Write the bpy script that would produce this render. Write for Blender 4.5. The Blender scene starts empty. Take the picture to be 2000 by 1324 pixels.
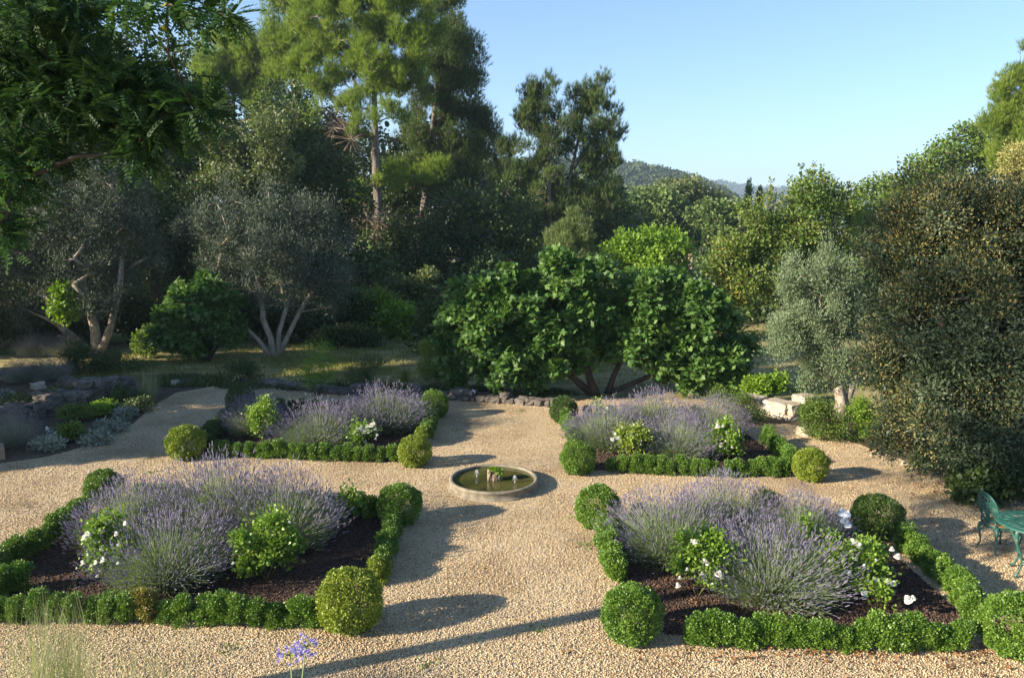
import bpy, math, random
import numpy as np
from mathutils import Vector, Matrix

SC = bpy.context.scene
COL = SC.collection
R = math.radians

# ---------------------------------------------------------------- camera, sky, sun, exposure
CAM_H = 4.5
FPX = 1525.0
PITCH = R(8.6)
cam_data = bpy.data.cameras.new('camera')
cam_data.sensor_width = 36.0
cam_data.lens = 36.0 * FPX / 2000.0
cam_data.clip_start = 0.05
cam_data.clip_end = 9000.0
cam = bpy.data.objects.new('camera', cam_data)
COL.objects.link(cam)
cam.location = (0, 0, CAM_H)
cam.rotation_euler = (R(90) - PITCH, 0, 0)
SC.camera = cam

SUN_AZ = 69.0      # heading the light travels to, degrees right of +Y
SUN_EL = 21.0
world = bpy.data.worlds.new("World")
SC.world = world
world.use_nodes = True
wn = world.node_tree
wn.nodes.clear()
sky = wn.nodes.new('ShaderNodeTexSky')
sky.sky_type = 'NISHITA'
sky.sun_disc = False
sky.sun_elevation = R(SUN_EL)
sky.sun_rotation = R(SUN_AZ + 180.0)
sky.altitude = 300.0
sky.air_density = 1.0
sky.dust_density = 0.2
sky.ozone_density = 4.0
bg = wn.nodes.new('ShaderNodeBackground')
bg.inputs['Strength'].default_value = 0.080
wo = wn.nodes.new('ShaderNodeOutputWorld')
wn.links.new(sky.outputs[0], bg.inputs[0])
wn.links.new(bg.outputs[0], wo.inputs[0])

sun_data = bpy.data.lights.new('sun', 'SUN')
sun_data.energy = 5.0
sun_data.angle = R(0.5)
sun_data.color = (1.0, 0.87, 0.68)
sun = bpy.data.objects.new('sun', sun_data)
COL.objects.link(sun)
_d = Vector((math.sin(R(SUN_AZ)) * math.cos(R(SUN_EL)), math.cos(R(SUN_AZ)) * math.cos(R(SUN_EL)), -math.sin(R(SUN_EL))))
sun.rotation_euler = _d.to_track_quat('-Z', 'Y').to_euler()
sun.location = (-30, -10, 20)

SC.view_settings.view_transform = 'Standard'
SC.view_settings.look = 'None'
SC.view_settings.gamma = 1.0
SC.view_settings.exposure = 1.62
SC.cycles.max_bounces = 6
SC.cycles.diffuse_bounces = 3
SC.cycles.glossy_bounces = 2
SC.cycles.transmission_bounces = 4
SC.cycles.transparent_max_bounces = 8

rng = np.random.default_rng(7)
random.seed(7)

# ---------------------------------------------------------------- pixel helpers (photo is 2000 wide)
def _dir(px, py):
    u = (px - 1000) / FPX; v = (662 - py) / FPX
    return u, v * math.sin(PITCH) + math.cos(PITCH), v * math.cos(PITCH) - math.sin(PITCH)
def G(px, py, z=0.0):
    a = _dir(px, py); t = (z - CAM_H) / a[2]
    return (a[0] * t, a[1] * t)
def A(px, py, Y):
    a = _dir(px, py); t = Y / a[1]
    return (a[0] * t, Y, CAM_H + a[2] * t)

# ---------------------------------------------------------------- materials
def nodes_mat(name):
    m = bpy.data.materials.new(name)
    m.use_nodes = True
    nt = m.node_tree
    nt.nodes.clear()
    out = nt.nodes.new('ShaderNodeOutputMaterial')
    return m, nt, out

def ramp(nt, cols, fac, interp='LINEAR'):
    r = nt.nodes.new('ShaderNodeValToRGB')
    r.color_ramp.interpolation = interp
    e = r.color_ramp.elements
    n = len(cols)
    while len(e) < n: e.new(0.5)
    for i, c in enumerate(cols):
        if len(c) == 4: e[i].position = c[3]
        else: e[i].position = i / max(1, n - 1)
        e[i].color = (c[0], c[1], c[2], 1)
    nt.links.new(fac, r.inputs['Fac'])
    return r

MATS = {}
def leaf_mat(name, cols, transl=0.3, rough=0.5, spec=0.4, back=None, tcol=None, patch=None):
    """cols are the leaf colours met across one plant; the per-leaf value 'tint' picks among them"""
    m, nt, out = nodes_mat(name)
    at = nt.nodes.new('ShaderNodeAttribute'); at.attribute_name = 'tint'
    r = ramp(nt, cols, at.outputs['Fac'])
    col = r.outputs['Color']
    if patch:   # patches of another leaf colour (new growth, blossom) over the crown
        tc = nt.nodes.new('ShaderNodeTexCoord')
        nz = nt.nodes.new('ShaderNodeTexNoise'); nz.inputs['Scale'].default_value = patch[3]; nz.inputs['Detail'].default_value = 2
        nt.links.new(tc.outputs['Object'], nz.inputs['Vector'])
        rr = ramp(nt, [(0, 0, 0, patch[4]), (1, 1, 1, patch[4] + 0.1)], nz.outputs['Fac'])
        mx = nt.nodes.new('ShaderNodeMixRGB')
        nt.links.new(rr.outputs['Color'], mx.inputs['Fac'])
        nt.links.new(col, mx.inputs['Color1']); mx.inputs['Color2'].default_value = (*patch[:3], 1)
        col = mx.outputs['Color']
    if back:
        ge = nt.nodes.new('ShaderNodeNewGeometry')
        mx = nt.nodes.new('ShaderNodeMixRGB')
        nt.links.new(ge.outputs['Backfacing'], mx.inputs['Fac'])
        nt.links.new(col, mx.inputs['Color1']); mx.inputs['Color2'].default_value = (*back, 1)
        col = mx.outputs['Color']
    p = nt.nodes.new('ShaderNodeBsdfPrincipled')
    nt.links.new(col, p.inputs['Base Color'])
    p.inputs['Roughness'].default_value = rough
    p.inputs['Specular IOR Level'].default_value = spec
    if transl > 0:
        t = nt.nodes.new('ShaderNodeBsdfTranslucent')
        g = nt.nodes.new('ShaderNodeMixRGB'); g.blend_type = 'MULTIPLY'; g.inputs['Fac'].default_value = 1
        nt.links.new(col, g.inputs['Color1']); g.inputs['Color2'].default_value = (*(tcol or (1.3, 1.35, 0.6)), 1)
        nt.links.new(g.outputs['Color'], t.inputs['Color'])
        s = nt.nodes.new('ShaderNodeMixShader'); s.inputs['Fac'].default_value = transl
        nt.links.new(p.outputs[0], s.inputs[1]); nt.links.new(t.outputs[0], s.inputs[2])
        nt.links.new(s.outputs[0], out.inputs['Surface'])
    else:
        nt.links.new(p.outputs[0], out.inputs['Surface'])
    MATS[name] = m
    return m

def noise_mat(name, cols, scale=8.0, detail=6.0, rough=0.85, bump=0.3, spec=0.2, dist=0.02, stretch=None, metal=0.0, second=None):
    m, nt, out = nodes_mat(name)
    tc = nt.nodes.new('ShaderNodeTexCoord')
    vec = tc.outputs['Object']
    if stretch:
        mp = nt.nodes.new('ShaderNodeMapping'); mp.inputs['Scale'].default_value = stretch
        nt.links.new(vec, mp.inputs['Vector']); vec = mp.outputs['Vector']
    nz = nt.nodes.new('ShaderNodeTexNoise'); nz.inputs['Scale'].default_value = scale
    nz.inputs['Detail'].default_value = detail; nz.inputs['Roughness'].default_value = 0.65
    nt.links.new(vec, nz.inputs['Vector'])
    r = ramp(nt, cols, nz.outputs['Fac'])
    col = r.outputs['Color']
    if second:
        n2 = nt.nodes.new('ShaderNodeTexNoise'); n2.inputs['Scale'].default_value = second[3]; n2.inputs['Detail'].default_value = 4
        nt.links.new(vec, n2.inputs['Vector'])
        rr = ramp(nt, [(0, 0, 0, second[4]), (1, 1, 1, second[4] + .12)], n2.outputs['Fac'])
        mx = nt.nodes.new('ShaderNodeMixRGB'); nt.links.new(rr.outputs['Color'], mx.inputs['Fac'])
        nt.links.new(col, mx.inputs['Color1']); mx.inputs['Color2'].default_value = (*second[:3], 1)
        col = mx.outputs['Color']
    p = nt.nodes.new('ShaderNodeBsdfPrincipled')
    nt.links.new(col, p.inputs['Base Color'])
    p.inputs['Roughness'].default_value = rough
    p.inputs['Specular IOR Level'].default_value = spec
    p.inputs['Metallic'].default_value = metal
    if bump:
        b = nt.nodes.new('ShaderNodeBump'); b.inputs['Strength'].default_value = bump; b.inputs['Distance'].default_value = dist
        nt.links.new(nz.outputs['Fac'], b.inputs['Height']); nt.links.new(b.outputs[0], p.inputs['Normal'])
    nt.links.new(p.outputs[0], out.inputs['Surface'])
    MATS[name] = m
    return m

# foliage
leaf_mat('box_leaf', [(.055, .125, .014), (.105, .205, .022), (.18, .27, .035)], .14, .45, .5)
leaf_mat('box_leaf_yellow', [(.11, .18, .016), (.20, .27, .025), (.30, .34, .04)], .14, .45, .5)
leaf_mat('box_leaf_shaded', [(.030, .070, .012), (.055, .11, .018), (.10, .15, .03)], .2, .45, .5)  # darker box green: shade of the unlit balls and rows put into colour
leaf_mat('box_leaf_dry', [(.15, .16, .03), (.25, .20, .05), (.13, .2, .03)], .25, .5, .4)
leaf_mat('pine_needle', [(.115, .18, .03), (.18, .26, .04), (.28, .35, .06)], .45, .5, .3)
leaf_mat('pine_needle_dark', [(.048, .088, .028), (.082, .13, .036), (.14, .19, .05)], .3, .5, .3)  # darker needles, also carry the shade the tall pine throws on the rear one
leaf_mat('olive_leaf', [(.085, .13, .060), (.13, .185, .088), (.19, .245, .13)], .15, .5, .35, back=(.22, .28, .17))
leaf_mat('olive_leaf_shaded', [(.040, .060, .036), (.064, .090, .056), (.10, .13, .085)], .15, .5, .3, back=(.12, .15, .12))  # shade over the two left olives painted in as a darker leaf colour
leaf_mat('oak_leaf', [(.030, .060, .014), (.052, .092, .022), (.095, .135, .040)], .25, .45, .4)
leaf_mat('oak_leaf_pale', [(.075, .105, .035), (.12, .155, .055), (.17, .20, .085)], .3, .5, .4)
leaf_mat('oak_leaf_fresh', [(.07, .13, .022), (.12, .19, .030), (.18, .25, .045)], .35, .5, .4)
leaf_mat('fig_leaf', [(.045, .105, .024), (.080, .165, .036), (.15, .24, .06)], .3, .5, .3)
leaf_mat('robinia_leaf', [(.018, .052, .016), (.030, .078, .022), (.055, .115, .028)], .3, .6, .2)
leaf_mat('bright_leaf', [(.10, .19, .018), (.16, .28, .025), (.24, .34, .045)], .35, .5, .4)
leaf_mat('berry_leaf', [(.060, .115, .022), (.095, .165, .030), (.15, .21, .040), (.27, .22, .05)], .3, .5, .4, patch=(.32, .15, .05, .8, .72))
leaf_mat('elaeagnus_leaf', [(.034, .058, .027), (.048, .076, .036), (.068, .096, .050), (.10, .13, .07)], .2, .5, .4)
leaf_mat('elaeagnus_tip_sunlit', [(.15, .145, .05), (.22, .195, .065), (.31, .26, .09)], .12, .55, .3)  # gold of new growth, also painting the sun on the shrub's top and left
leaf_mat('privet_yellow', [(.20, .20, .06), (.32, .30, .11), (.44, .40, .18)], .25, .55, .3)
leaf_mat('juniper_leaf', [(.10, .15, .055), (.15, .20, .07), (.21, .26, .10)], .2, .55, .3)
leaf_mat('lavender_leaf', [(.15, .21, .105), (.21, .28, .145), (.28, .35, .20)], .15, .6, .2)
leaf_mat('lavender_stem', [(.17, .22, .12), (.24, .29, .165), (.31, .36, .21)], .2, .6, .2)
leaf_mat('lavender_flower', [(.21, .185, .295), (.295, .265, .38), (.40, .37, .48)], .25, .7, .1, tcol=(1.1, 1, 1.2))
leaf_mat('silver_leaf', [(.20, .23, .18), (.30, .33, .26), (.42, .44, .36)], .1, .7, .2)
leaf_mat('rose_leaf', [(.095, .18, .022), (.16, .27, .034), (.26, .36, .06)], .35, .4, .5)
leaf_mat('rose_leaf_yellow', [(.12, .20, .025), (.22, .30, .04), (.36, .38, .07)], .35, .45, .5)
leaf_mat('petal', [(.74, .73, .66), (.82, .81, .76), (.86, .85, .82)], .3, .6, .2, tcol=(1, 1, .97))
leaf_mat('petal_cool', [(.58, .64, .72), (.66, .71, .78)], .3, .6, .2, tcol=(1, 1, 1))
leaf_mat('agapanthus_petal', [(.26, .22, .60), (.38, .34, .72), (.52, .5, .82)], .3, .6, .2, tcol=(1, 1, 1))
leaf_mat('poppy_petal', [(.5, .03, .015), (.6, .05, .02)], .3, .6, .2, tcol=(1, .6, .6))
leaf_mat('yellow_petal', [(.6, .5, .03), (.7, .6, .05)], .3, .6, .2, tcol=(1, 1, .6))
leaf_mat('grass_blade', [(.13, .16, .04), (.21, .22, .06), (.32, .29, .10)], .3, .6, .2)
leaf_mat('feather_grass', [(.20, .23, .12), (.29, .31, .17), (.42, .42, .27)], .3, .6, .2)
leaf_mat('dry_leaf', [(.12, .05, .025), (.22, .09, .04), (.36, .22, .08)], .15, .6, .3)
leaf_mat('far_leaf', [(.070, .115, .034), (.11, .165, .046), (.16, .22, .065)], .2, .6, .2)
leaf_mat('hill_leaf_dim', [(.035, .060, .026), (.055, .088, .034), (.09, .125, .048)], .1, .6, .2)  # darker than far_leaf: the hill's weaker light is put into the colour
leaf_mat('pebble', [(.20, .145, .085), (.44, .32, .18), (.58, .43, .24), (.63, .51, .32), (.33, .28, .20), (.70, .58, .39)], 0, .75, .3, patch=(.30, .235, .15, .55, .56))
leaf_mat('mulch_chip', [(.045, .028, .021), (.085, .054, .040), (.15, .10, .075)], 0, .8, .2)
leaf_mat('bark_twig', [(.16, .12, .09), (.24, .19, .15), (.34, .29, .24)], 0, .85, .1)
leaf_mat('dark_twig', [(.06, .05, .04), (.10, .08, .065), (.15, .125, .10)], 0, .85, .1)
# bark, stone, metal
noise_mat('pine_bark', [(.06, .05, .045, .3), (.17, .145, .125, .5), (.32, .28, .25, .75)], 7, 8, .9, .8, .1, .05, (1, 1, .25))
noise_mat('oak_bark', [(.04, .033, .027, .3), (.10, .08, .065, .6), (.16, .135, .11, .8)], 6, 8, .9, .6, .1, .04, (1, 1, .3))
noise_mat('olive_bark', [(.16, .13, .10, .3), (.32, .27, .22, .5), (.46, .41, .34, .75)], 9, 8, .9, .8, .1, .03, (1, 1, .4))
noise_mat('pale_stone', [(.22, .18, .13, .3), (.40, .34, .26, .5), (.54, .48, .39, .75)], 5, 8, .85, .5, .2, .02)
noise_mat('field_stone', [(.055, .05, .043, .3), (.12, .105, .09, .5), (.25, .22, .19, .75)], 4, 8, .9, .5, .2, .02)
noise_mat('basin_stone', [(.11, .095, .07, .3), (.22, .19, .14, .5), (.33, .29, .22, .75)], 7, 9, .85, .4, .2, .01, second=(.13, .13, .10, 2.6, .56))
noise_mat('block_stone', [(.12, .09, .06, .3), (.26, .20, .14, .5), (.38, .31, .23, .75)], 14, 8, .9, .6, .1, .02)
noise_mat('basin_inner', [(.05, .055, .03, .3), (.10, .10, .05, .7)], 5, 6, .8, .2, .2, .01)
noise_mat('pot_clay', [(.20, .14, .09, .3), (.33, .24, .16, .7)], 6, 6, .85, .3, .2, .01)
noise_mat('green_iron', [(.015, .07, .054, .3), (.026, .105, .082, .55), (.09, .17, .14, .8)], 14, 8, .45, .25, .5, .004, second=(.22, .20, .14, 5., .64))
noise_mat('seat_wood', [(.22, .10, .04, .3), (.42, .23, .10, .7)], 9, 6, .7, .2, .3, .004)
noise_mat('house_wall', [(.46, .35, .26, .3), (.56, .44, .34, .7)], 1.5, 5, .9, .1, .1, .02)
noise_mat('roof_tile', [(.30, .15, .09, .3), (.42, .23, .14, .7)], 3, 5, .9, .3, .1, .05, (1, 6, 1))
noise_mat('lamp_metal', [(.05, .05, .05), (.09, .09, .09)], 8, 3, .4, 0, .5)
noise_mat('shutter_paint', [(.12, .17, .16), (.16, .2, .19)], 4, 3, .7, 0, .3)

def glass_mat(name, col, rough=.08):
    m, nt, out = nodes_mat(name)
    p = nt.nodes.new('ShaderNodeBsdfPrincipled')
    p.inputs['Base Color'].default_value = (*col, 1); p.inputs['Roughness'].default_value = rough
    p.inputs['Specular IOR Level'].default_value = .8
    nt.links.new(p.outputs[0], out.inputs['Surface']); MATS[name] = m
glass_mat('lens_glass', (.55, .62, .68))
glass_mat('window_glass', (.04, .05, .06))

def water_mat():
    m, nt, out = nodes_mat('pond_water')
    p = nt.nodes.new('ShaderNodeBsdfPrincipled')
    tc = nt.nodes.new('ShaderNodeTexCoord')
    nz = nt.nodes.new('ShaderNodeTexNoise'); nz.inputs['Scale'].default_value = 2.2; nz.inputs['Detail'].default_value = 3
    nt.links.new(tc.outputs['Object'], nz.inputs['Vector'])
    r = ramp(nt, [(.030, .032, .012, .35), (.085, .080, .025, .65)], nz.outputs['Fac'])
    nt.links.new(r.outputs[0], p.inputs['Base Color'])
    p.inputs['Roughness'].default_value = .06; p.inputs['Specular IOR Level'].default_value = .6
    n2 = nt.nodes.new('ShaderNodeTexNoise'); n2.inputs['Scale'].default_value = 16
    nt.links.new(tc.outputs['Object'], n2.inputs['Vector'])
    b = nt.nodes.new('ShaderNodeBump'); b.inputs['Strength'].default_value = .25; b.inputs['Distance'].default_value = .01
    nt.links.new(n2.outputs['Fac'], b.inputs['Height']); nt.links.new(b.outputs[0], p.inputs['Normal'])
    nt.links.new(p.outputs[0], out.inputs['Surface']); MATS['pond_water'] = m
    m, nt, out = nodes_mat('water_jet')
    p = nt.nodes.new('ShaderNodeBsdfPrincipled'); p.inputs['Base Color'].default_value = (.85, .9, .95, 1)
    p.inputs['Roughness'].default_value = .15; p.inputs['Transmission Weight'].default_value = .5; p.inputs['IOR'].default_value = 1.33
    nt.links.new(p.outputs[0], out.inputs['Surface']); MATS['water_jet'] = m
water_mat()

def gravel_mat():
    m, nt, out = nodes_mat('gravel')
    tc = nt.nodes.new('ShaderNodeTexCoord')
    wob = nt.nodes.new('ShaderNodeTexNoise'); wob.inputs['Scale'].default_value = 30
    nt.links.new(tc.outputs['Object'], wob.inputs['Vector'])
    va = nt.nodes.new('ShaderNodeVectorMath'); va.operation = 'MULTIPLY_ADD'
    nt.links.new(wob.outputs['Color'], va.inputs[0]); va.inputs[1].default_value = (.015, .015, .015)
    nt.links.new(tc.outputs['Object'], va.inputs[2])
    v = nt.nodes.new('ShaderNodeTexVoronoi'); v.inputs['Scale'].default_value = 55; v.feature = 'F1'
    nt.links.new(va.outputs[0], v.inputs['Vector'])
    sp = nt.nodes.new('ShaderNodeSeparateColor'); nt.links.new(v.outputs['Color'], sp.inputs[0])
    r = ramp(nt, [(.20, .145, .085), (.44, .32, .18), (.56, .41, .23), (.61, .49, .31), (.34, .28, .20), (.68, .56, .38)], sp.outputs[0])
    big = nt.nodes.new('ShaderNodeTexNoise'); big.inputs['Scale'].default_value = .9; big.inputs['Detail'].default_value = 6
    nt.links.new(tc.outputs['Object'], big.inputs['Vector'])
    br = ramp(nt, [(.62, .56, .50, .36), (1.0, 1.0, 1.0, .56)], big.outputs['Fac'])
    mx = nt.nodes.new('ShaderNodeMixRGB'); mx.blend_type = 'MULTIPLY'; mx.inputs['Fac'].default_value = .8
    nt.links.new(r.outputs[0], mx.inputs['Color1']); nt.links.new(br.outputs[0], mx.inputs['Color2'])
    p = nt.nodes.new('ShaderNodeBsdfPrincipled'); nt.links.new(mx.outputs[0], p.inputs['Base Color'])
    p.inputs['Roughness'].default_value = .8; p.inputs['Specular IOR Level'].default_value = .25
    inv = nt.nodes.new('ShaderNodeMath'); inv.operation = 'SUBTRACT'; inv.inputs[0].default_value = 1
    nt.links.new(v.outputs['Distance'], inv.inputs[1])
    b = nt.nodes.new('ShaderNodeBump'); b.inputs['Strength'].default_value = .9; b.inputs['Distance'].default_value = .016
    nt.links.new(inv.outputs[0], b.inputs['Height']); nt.links.new(b.outputs[0], p.inputs['Normal'])
    nt.links.new(p.outputs[0], out.inputs['Surface']); MATS['gravel'] = m
gravel_mat()
noise_mat('bed_soil', [(.032, .021, .016, .3), (.068, .044, .033, .5), (.12, .08, .06, .75)], 26, 8, .9, .9, .15, .03)
noise_mat('dry_ground', [(.16, .14, .06, .3), (.30, .25, .12, .5), (.42, .35, .20, .7)], 2.4, 9, .95, .6, .1, .03, second=(.10, .12, .035, .35, .50))
noise_mat('hill_ground', [(.055, .075, .03, .3), (.10, .12, .045, .7)], .05, 8, .95, 0, .1)
noise_mat('border_soil', [(.05, .04, .03, .3), (.11, .085, .06, .6), (.17, .14, .10, .8)], 12, 8, .95, .7, .1, .03)

# ---------------------------------------------------------------- mesh building
def mesh_np(name, V, F, sizes=None, tint=None, smooth=False):
    """V (n,3), F (m,k) array, all faces the same size"""
    V = np.asarray(V, np.float32); F = np.asarray(F, np.int32)
    me = bpy.data.meshes.new(name)
    k = F.shape[1]; m = F.shape[0]
    me.vertices.add(len(V)); me.vertices.foreach_set('co', V.ravel())
    me.loops.add(m * k); me.loops.foreach_set('vertex_index', F.ravel())
    me.polygons.add(m)
    me.polygons.foreach_set('loop_start', np.arange(0, m * k, k, dtype=np.int32))
    if tint is not None:
        a = me.attributes.new('tint', 'FLOAT', 'POINT'); a.data.foreach_set('value', np.asarray(tint, np.float32))
    me.update(calc_edges=True)
    if smooth: me.shade_smooth()
    return me

def norm(a):
    return a / (np.linalg.norm(a, axis=-1, keepdims=True) + 1e-9)

def rdir(n):
    return norm(rng.normal(size=(n, 3)))

def tmpl(verts, faces):
    return np.array(verts, float), np.array(faces, int)

def t_leaf(w=.5, fold=.12, droop=.08):
    return tmpl([(0, 0, 0), (.45, w / 2, fold), (1, 0, -droop), (.45, -w / 2, fold)], [(0, 2, 1), (0, 3, 2)])
def t_leaf_round(w=.8):
    return tmpl([(0, 0, 0), (.3, w * .5, .05), (.75, w * .42, .03), (1, 0, -.08), (.75, -w * .42, .03), (.3, -w * .5, .05)],
                [(0, 2, 1), (0, 3, 2), (0, 4, 3), (0, 5, 4)])
def t_fig():
    o = []
    lob = [(-.25, .28), (-.05, .62), (.12, .36), (.45, .72), (.48, .30), (.62, .34), (1.0, 0)]
    o = [(0.0, 0.06)] + [(a, b) for a, b in lob]
    pts = [(.22, 0, .06)] + [(a, b, -.12 * abs(b) - .10 * max(a, 0) ** 2) for a, b in o] + [(a, -b, -.12 * abs(b) - .10 * max(a, 0) ** 2) for a, b in reversed(o[:-1])]
    n = len(pts) - 1
    return tmpl(pts, [(0, 1 + i, 1 + (i + 1) % n)[::-1] for i in range(n)])
def t_blade(w=.03, bend=.2, segs=2):
    v = []; f = []
    for i in range(segs):
        t = i / segs; ww = w * (1 - t * .6) / 2
        v += [(t, ww, -bend * t * t), (t, -ww, -bend * t * t)]
    v.append((1, 0, -bend))
    for i in range(segs - 1):
        a = 2 * i; f += [(a, a + 1, a + 3), (a, a + 3, a + 2)]
    a = 2 * (segs - 1); f.append((a, a + 1, a + 2))
    return tmpl(v, f)
def t_needles(n=9, spread=.55, w=.05, seed=1):
    r = np.random.default_rng(seed); v = []; f = []
    for i in range(n):
        a = 6.283 * i / n + r.uniform(-.3, .3); s = spread * r.uniform(.5, 1.1); L = r.uniform(.7, 1.0)
        base = r.uniform(0, .35)
        d = np.array([math.cos(s), math.sin(s) * math.cos(a), math.sin(s) * math.sin(a)])
        q = np.array([-math.sin(s), math.cos(s) * math.cos(a + 1.3), math.cos(s) * math.sin(a + 1.3)]); q /= np.linalg.norm(q)
        b = np.array([base, 0, 0]); k = len(v)
        v += [tuple(b - q * w / 2), tuple(b + q * w / 2), tuple(b + d * L)]
        f.append((k, k + 1, k + 2))
    return tmpl(v, f)
def t_twig(w=.02, bend=.1):
    v = []; 
    for t, ww, z in ((0, w, 0), (.5, w * .7, bend)):
        for k in range(3):
            a = k * 2.094
            v.append((t, ww * math.cos(a), z + ww * math.sin(a)))
    v.append((1, 0, bend * .6))
    f = []
    for k in range(3):
        j = (k + 1) % 3
        f += [(k, j, 3 + j), (k, 3 + j, 3 + k), (3 + k, 3 + j, 6)]
    return tmpl(v, f)
def t_spike():
    """lavender spike: stacked whorls"""
    v = [(0, 0, 0)]; f = []
    prof = [(.10, .055), (.28, .11), (.36, .06), (.55, .12), (.66, .06), (.84, .08)]
    for i, (t, r_) in enumerate(prof):
        for k in range(3):
            a = k * 2.094 + i * .9
            v.append((t, r_ * math.cos(a), r_ * math.sin(a)))
    v.append((1, 0, 0)); last = len(v) - 1
    for k in range(3):
        j = (k + 1) % 3
        f.append((0, 1 + j, 1 + k))
        for i in range(len(prof) - 1):
            a = 1 + 3 * i
            f += [(a + k, a + j, a + 3 + j), (a + k, a + 3 + j, a + 3 + k)]
        a = 1 + 3 * (len(prof) - 1)
        f.append((a + k, a + j, last))
    return tmpl(v, f)
def t_stone():
    v = [(0, 0, .5), (.5, 0, 0), (.12, .42, .05), (-.45, .2, -.02), (-.38, -.32, .04), (.2, -.45, -.03), (0, 0, -.4)]
    f = []
    for i in range(5):
        j = 1 + (i + 1) % 5
        f += [(0, 1 + i, j), (6, j, 1 + i)]
    return tmpl(v, f)
def t_pinnate(n=7, lw=.13, ll=.17):
    """feather leaf: paired oval leaflets on a midrib"""
    v = []; f = []
    def leaflet(x, side, L):
        k = len(v); z = -.28 * x * x
        c = math.cos(R(62)); s = math.sin(R(62)) * side
        d = np.array([c, s, -.12]); q = np.array([-s, c * side, 0]) * side * lw * .5 * side
        p = np.array([x, 0, z])
        v.extend([tuple(p), tuple(p + d * L * .35 + q), tuple(p + d * L * .8 + q * .8), tuple(p + d * L), tuple(p + d * L * .8 - q * .8), tuple(p + d * L * .35 - q)])
        f.extend([(k, k + 1, k + 2), (k, k + 2, k + 3), (k, k + 3, k + 4), (k, k + 4, k + 5)])
    for i in range(n):
        x = .2 + .75 * i / (n - 1)
        L = ll * (1 - .25 * abs(i / (n - 1) - .4))
        leaflet(x, 1, L); leaflet(x, -1, L)
    k = len(v); v.extend([(0, .006, 0), (0, -.006, 0), (.5, 0, -.07), (1, 0, -.28)]); f.extend([(k, k + 1, k + 2), (k + 1, k + 3, k + 2)])
    return tmpl(v, f)

def frames(D, N):
    x = norm(D); y = norm(np.cross(N, x)); z = np.cross(x, y)
    return x, y, z

def scatter(name, P, D, N, L, tm, tint=None, W=None):
    """one mesh: template tm at points P, x axis along D, z axis near N, length L"""
    tv, tf = tm
    n = len(P)
    if tint is None: tint = rng.random(n)
    if np.isscalar(L): L = np.full(n, L)
    if W is None: W = L
    x, y, z = frames(D, N)
    V = (P[:, None, :] + x[:, None, :] * (tv[None, :, 0:1] * L[:, None, None])
         + y[:, None, :] * (tv[None, :, 1:2] * W[:, None, None]) + z[:, None, :] * (tv[None, :, 2:3] * W[:, None, None]))
    k = len(tv)
    F = (tf[None] + (np.arange(n) * k)[:, None, None]).reshape(-1, tf.shape[1])
    return mesh_np(name, V.reshape(-1, 3), F, tint=np.repeat(tint, k))

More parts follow.
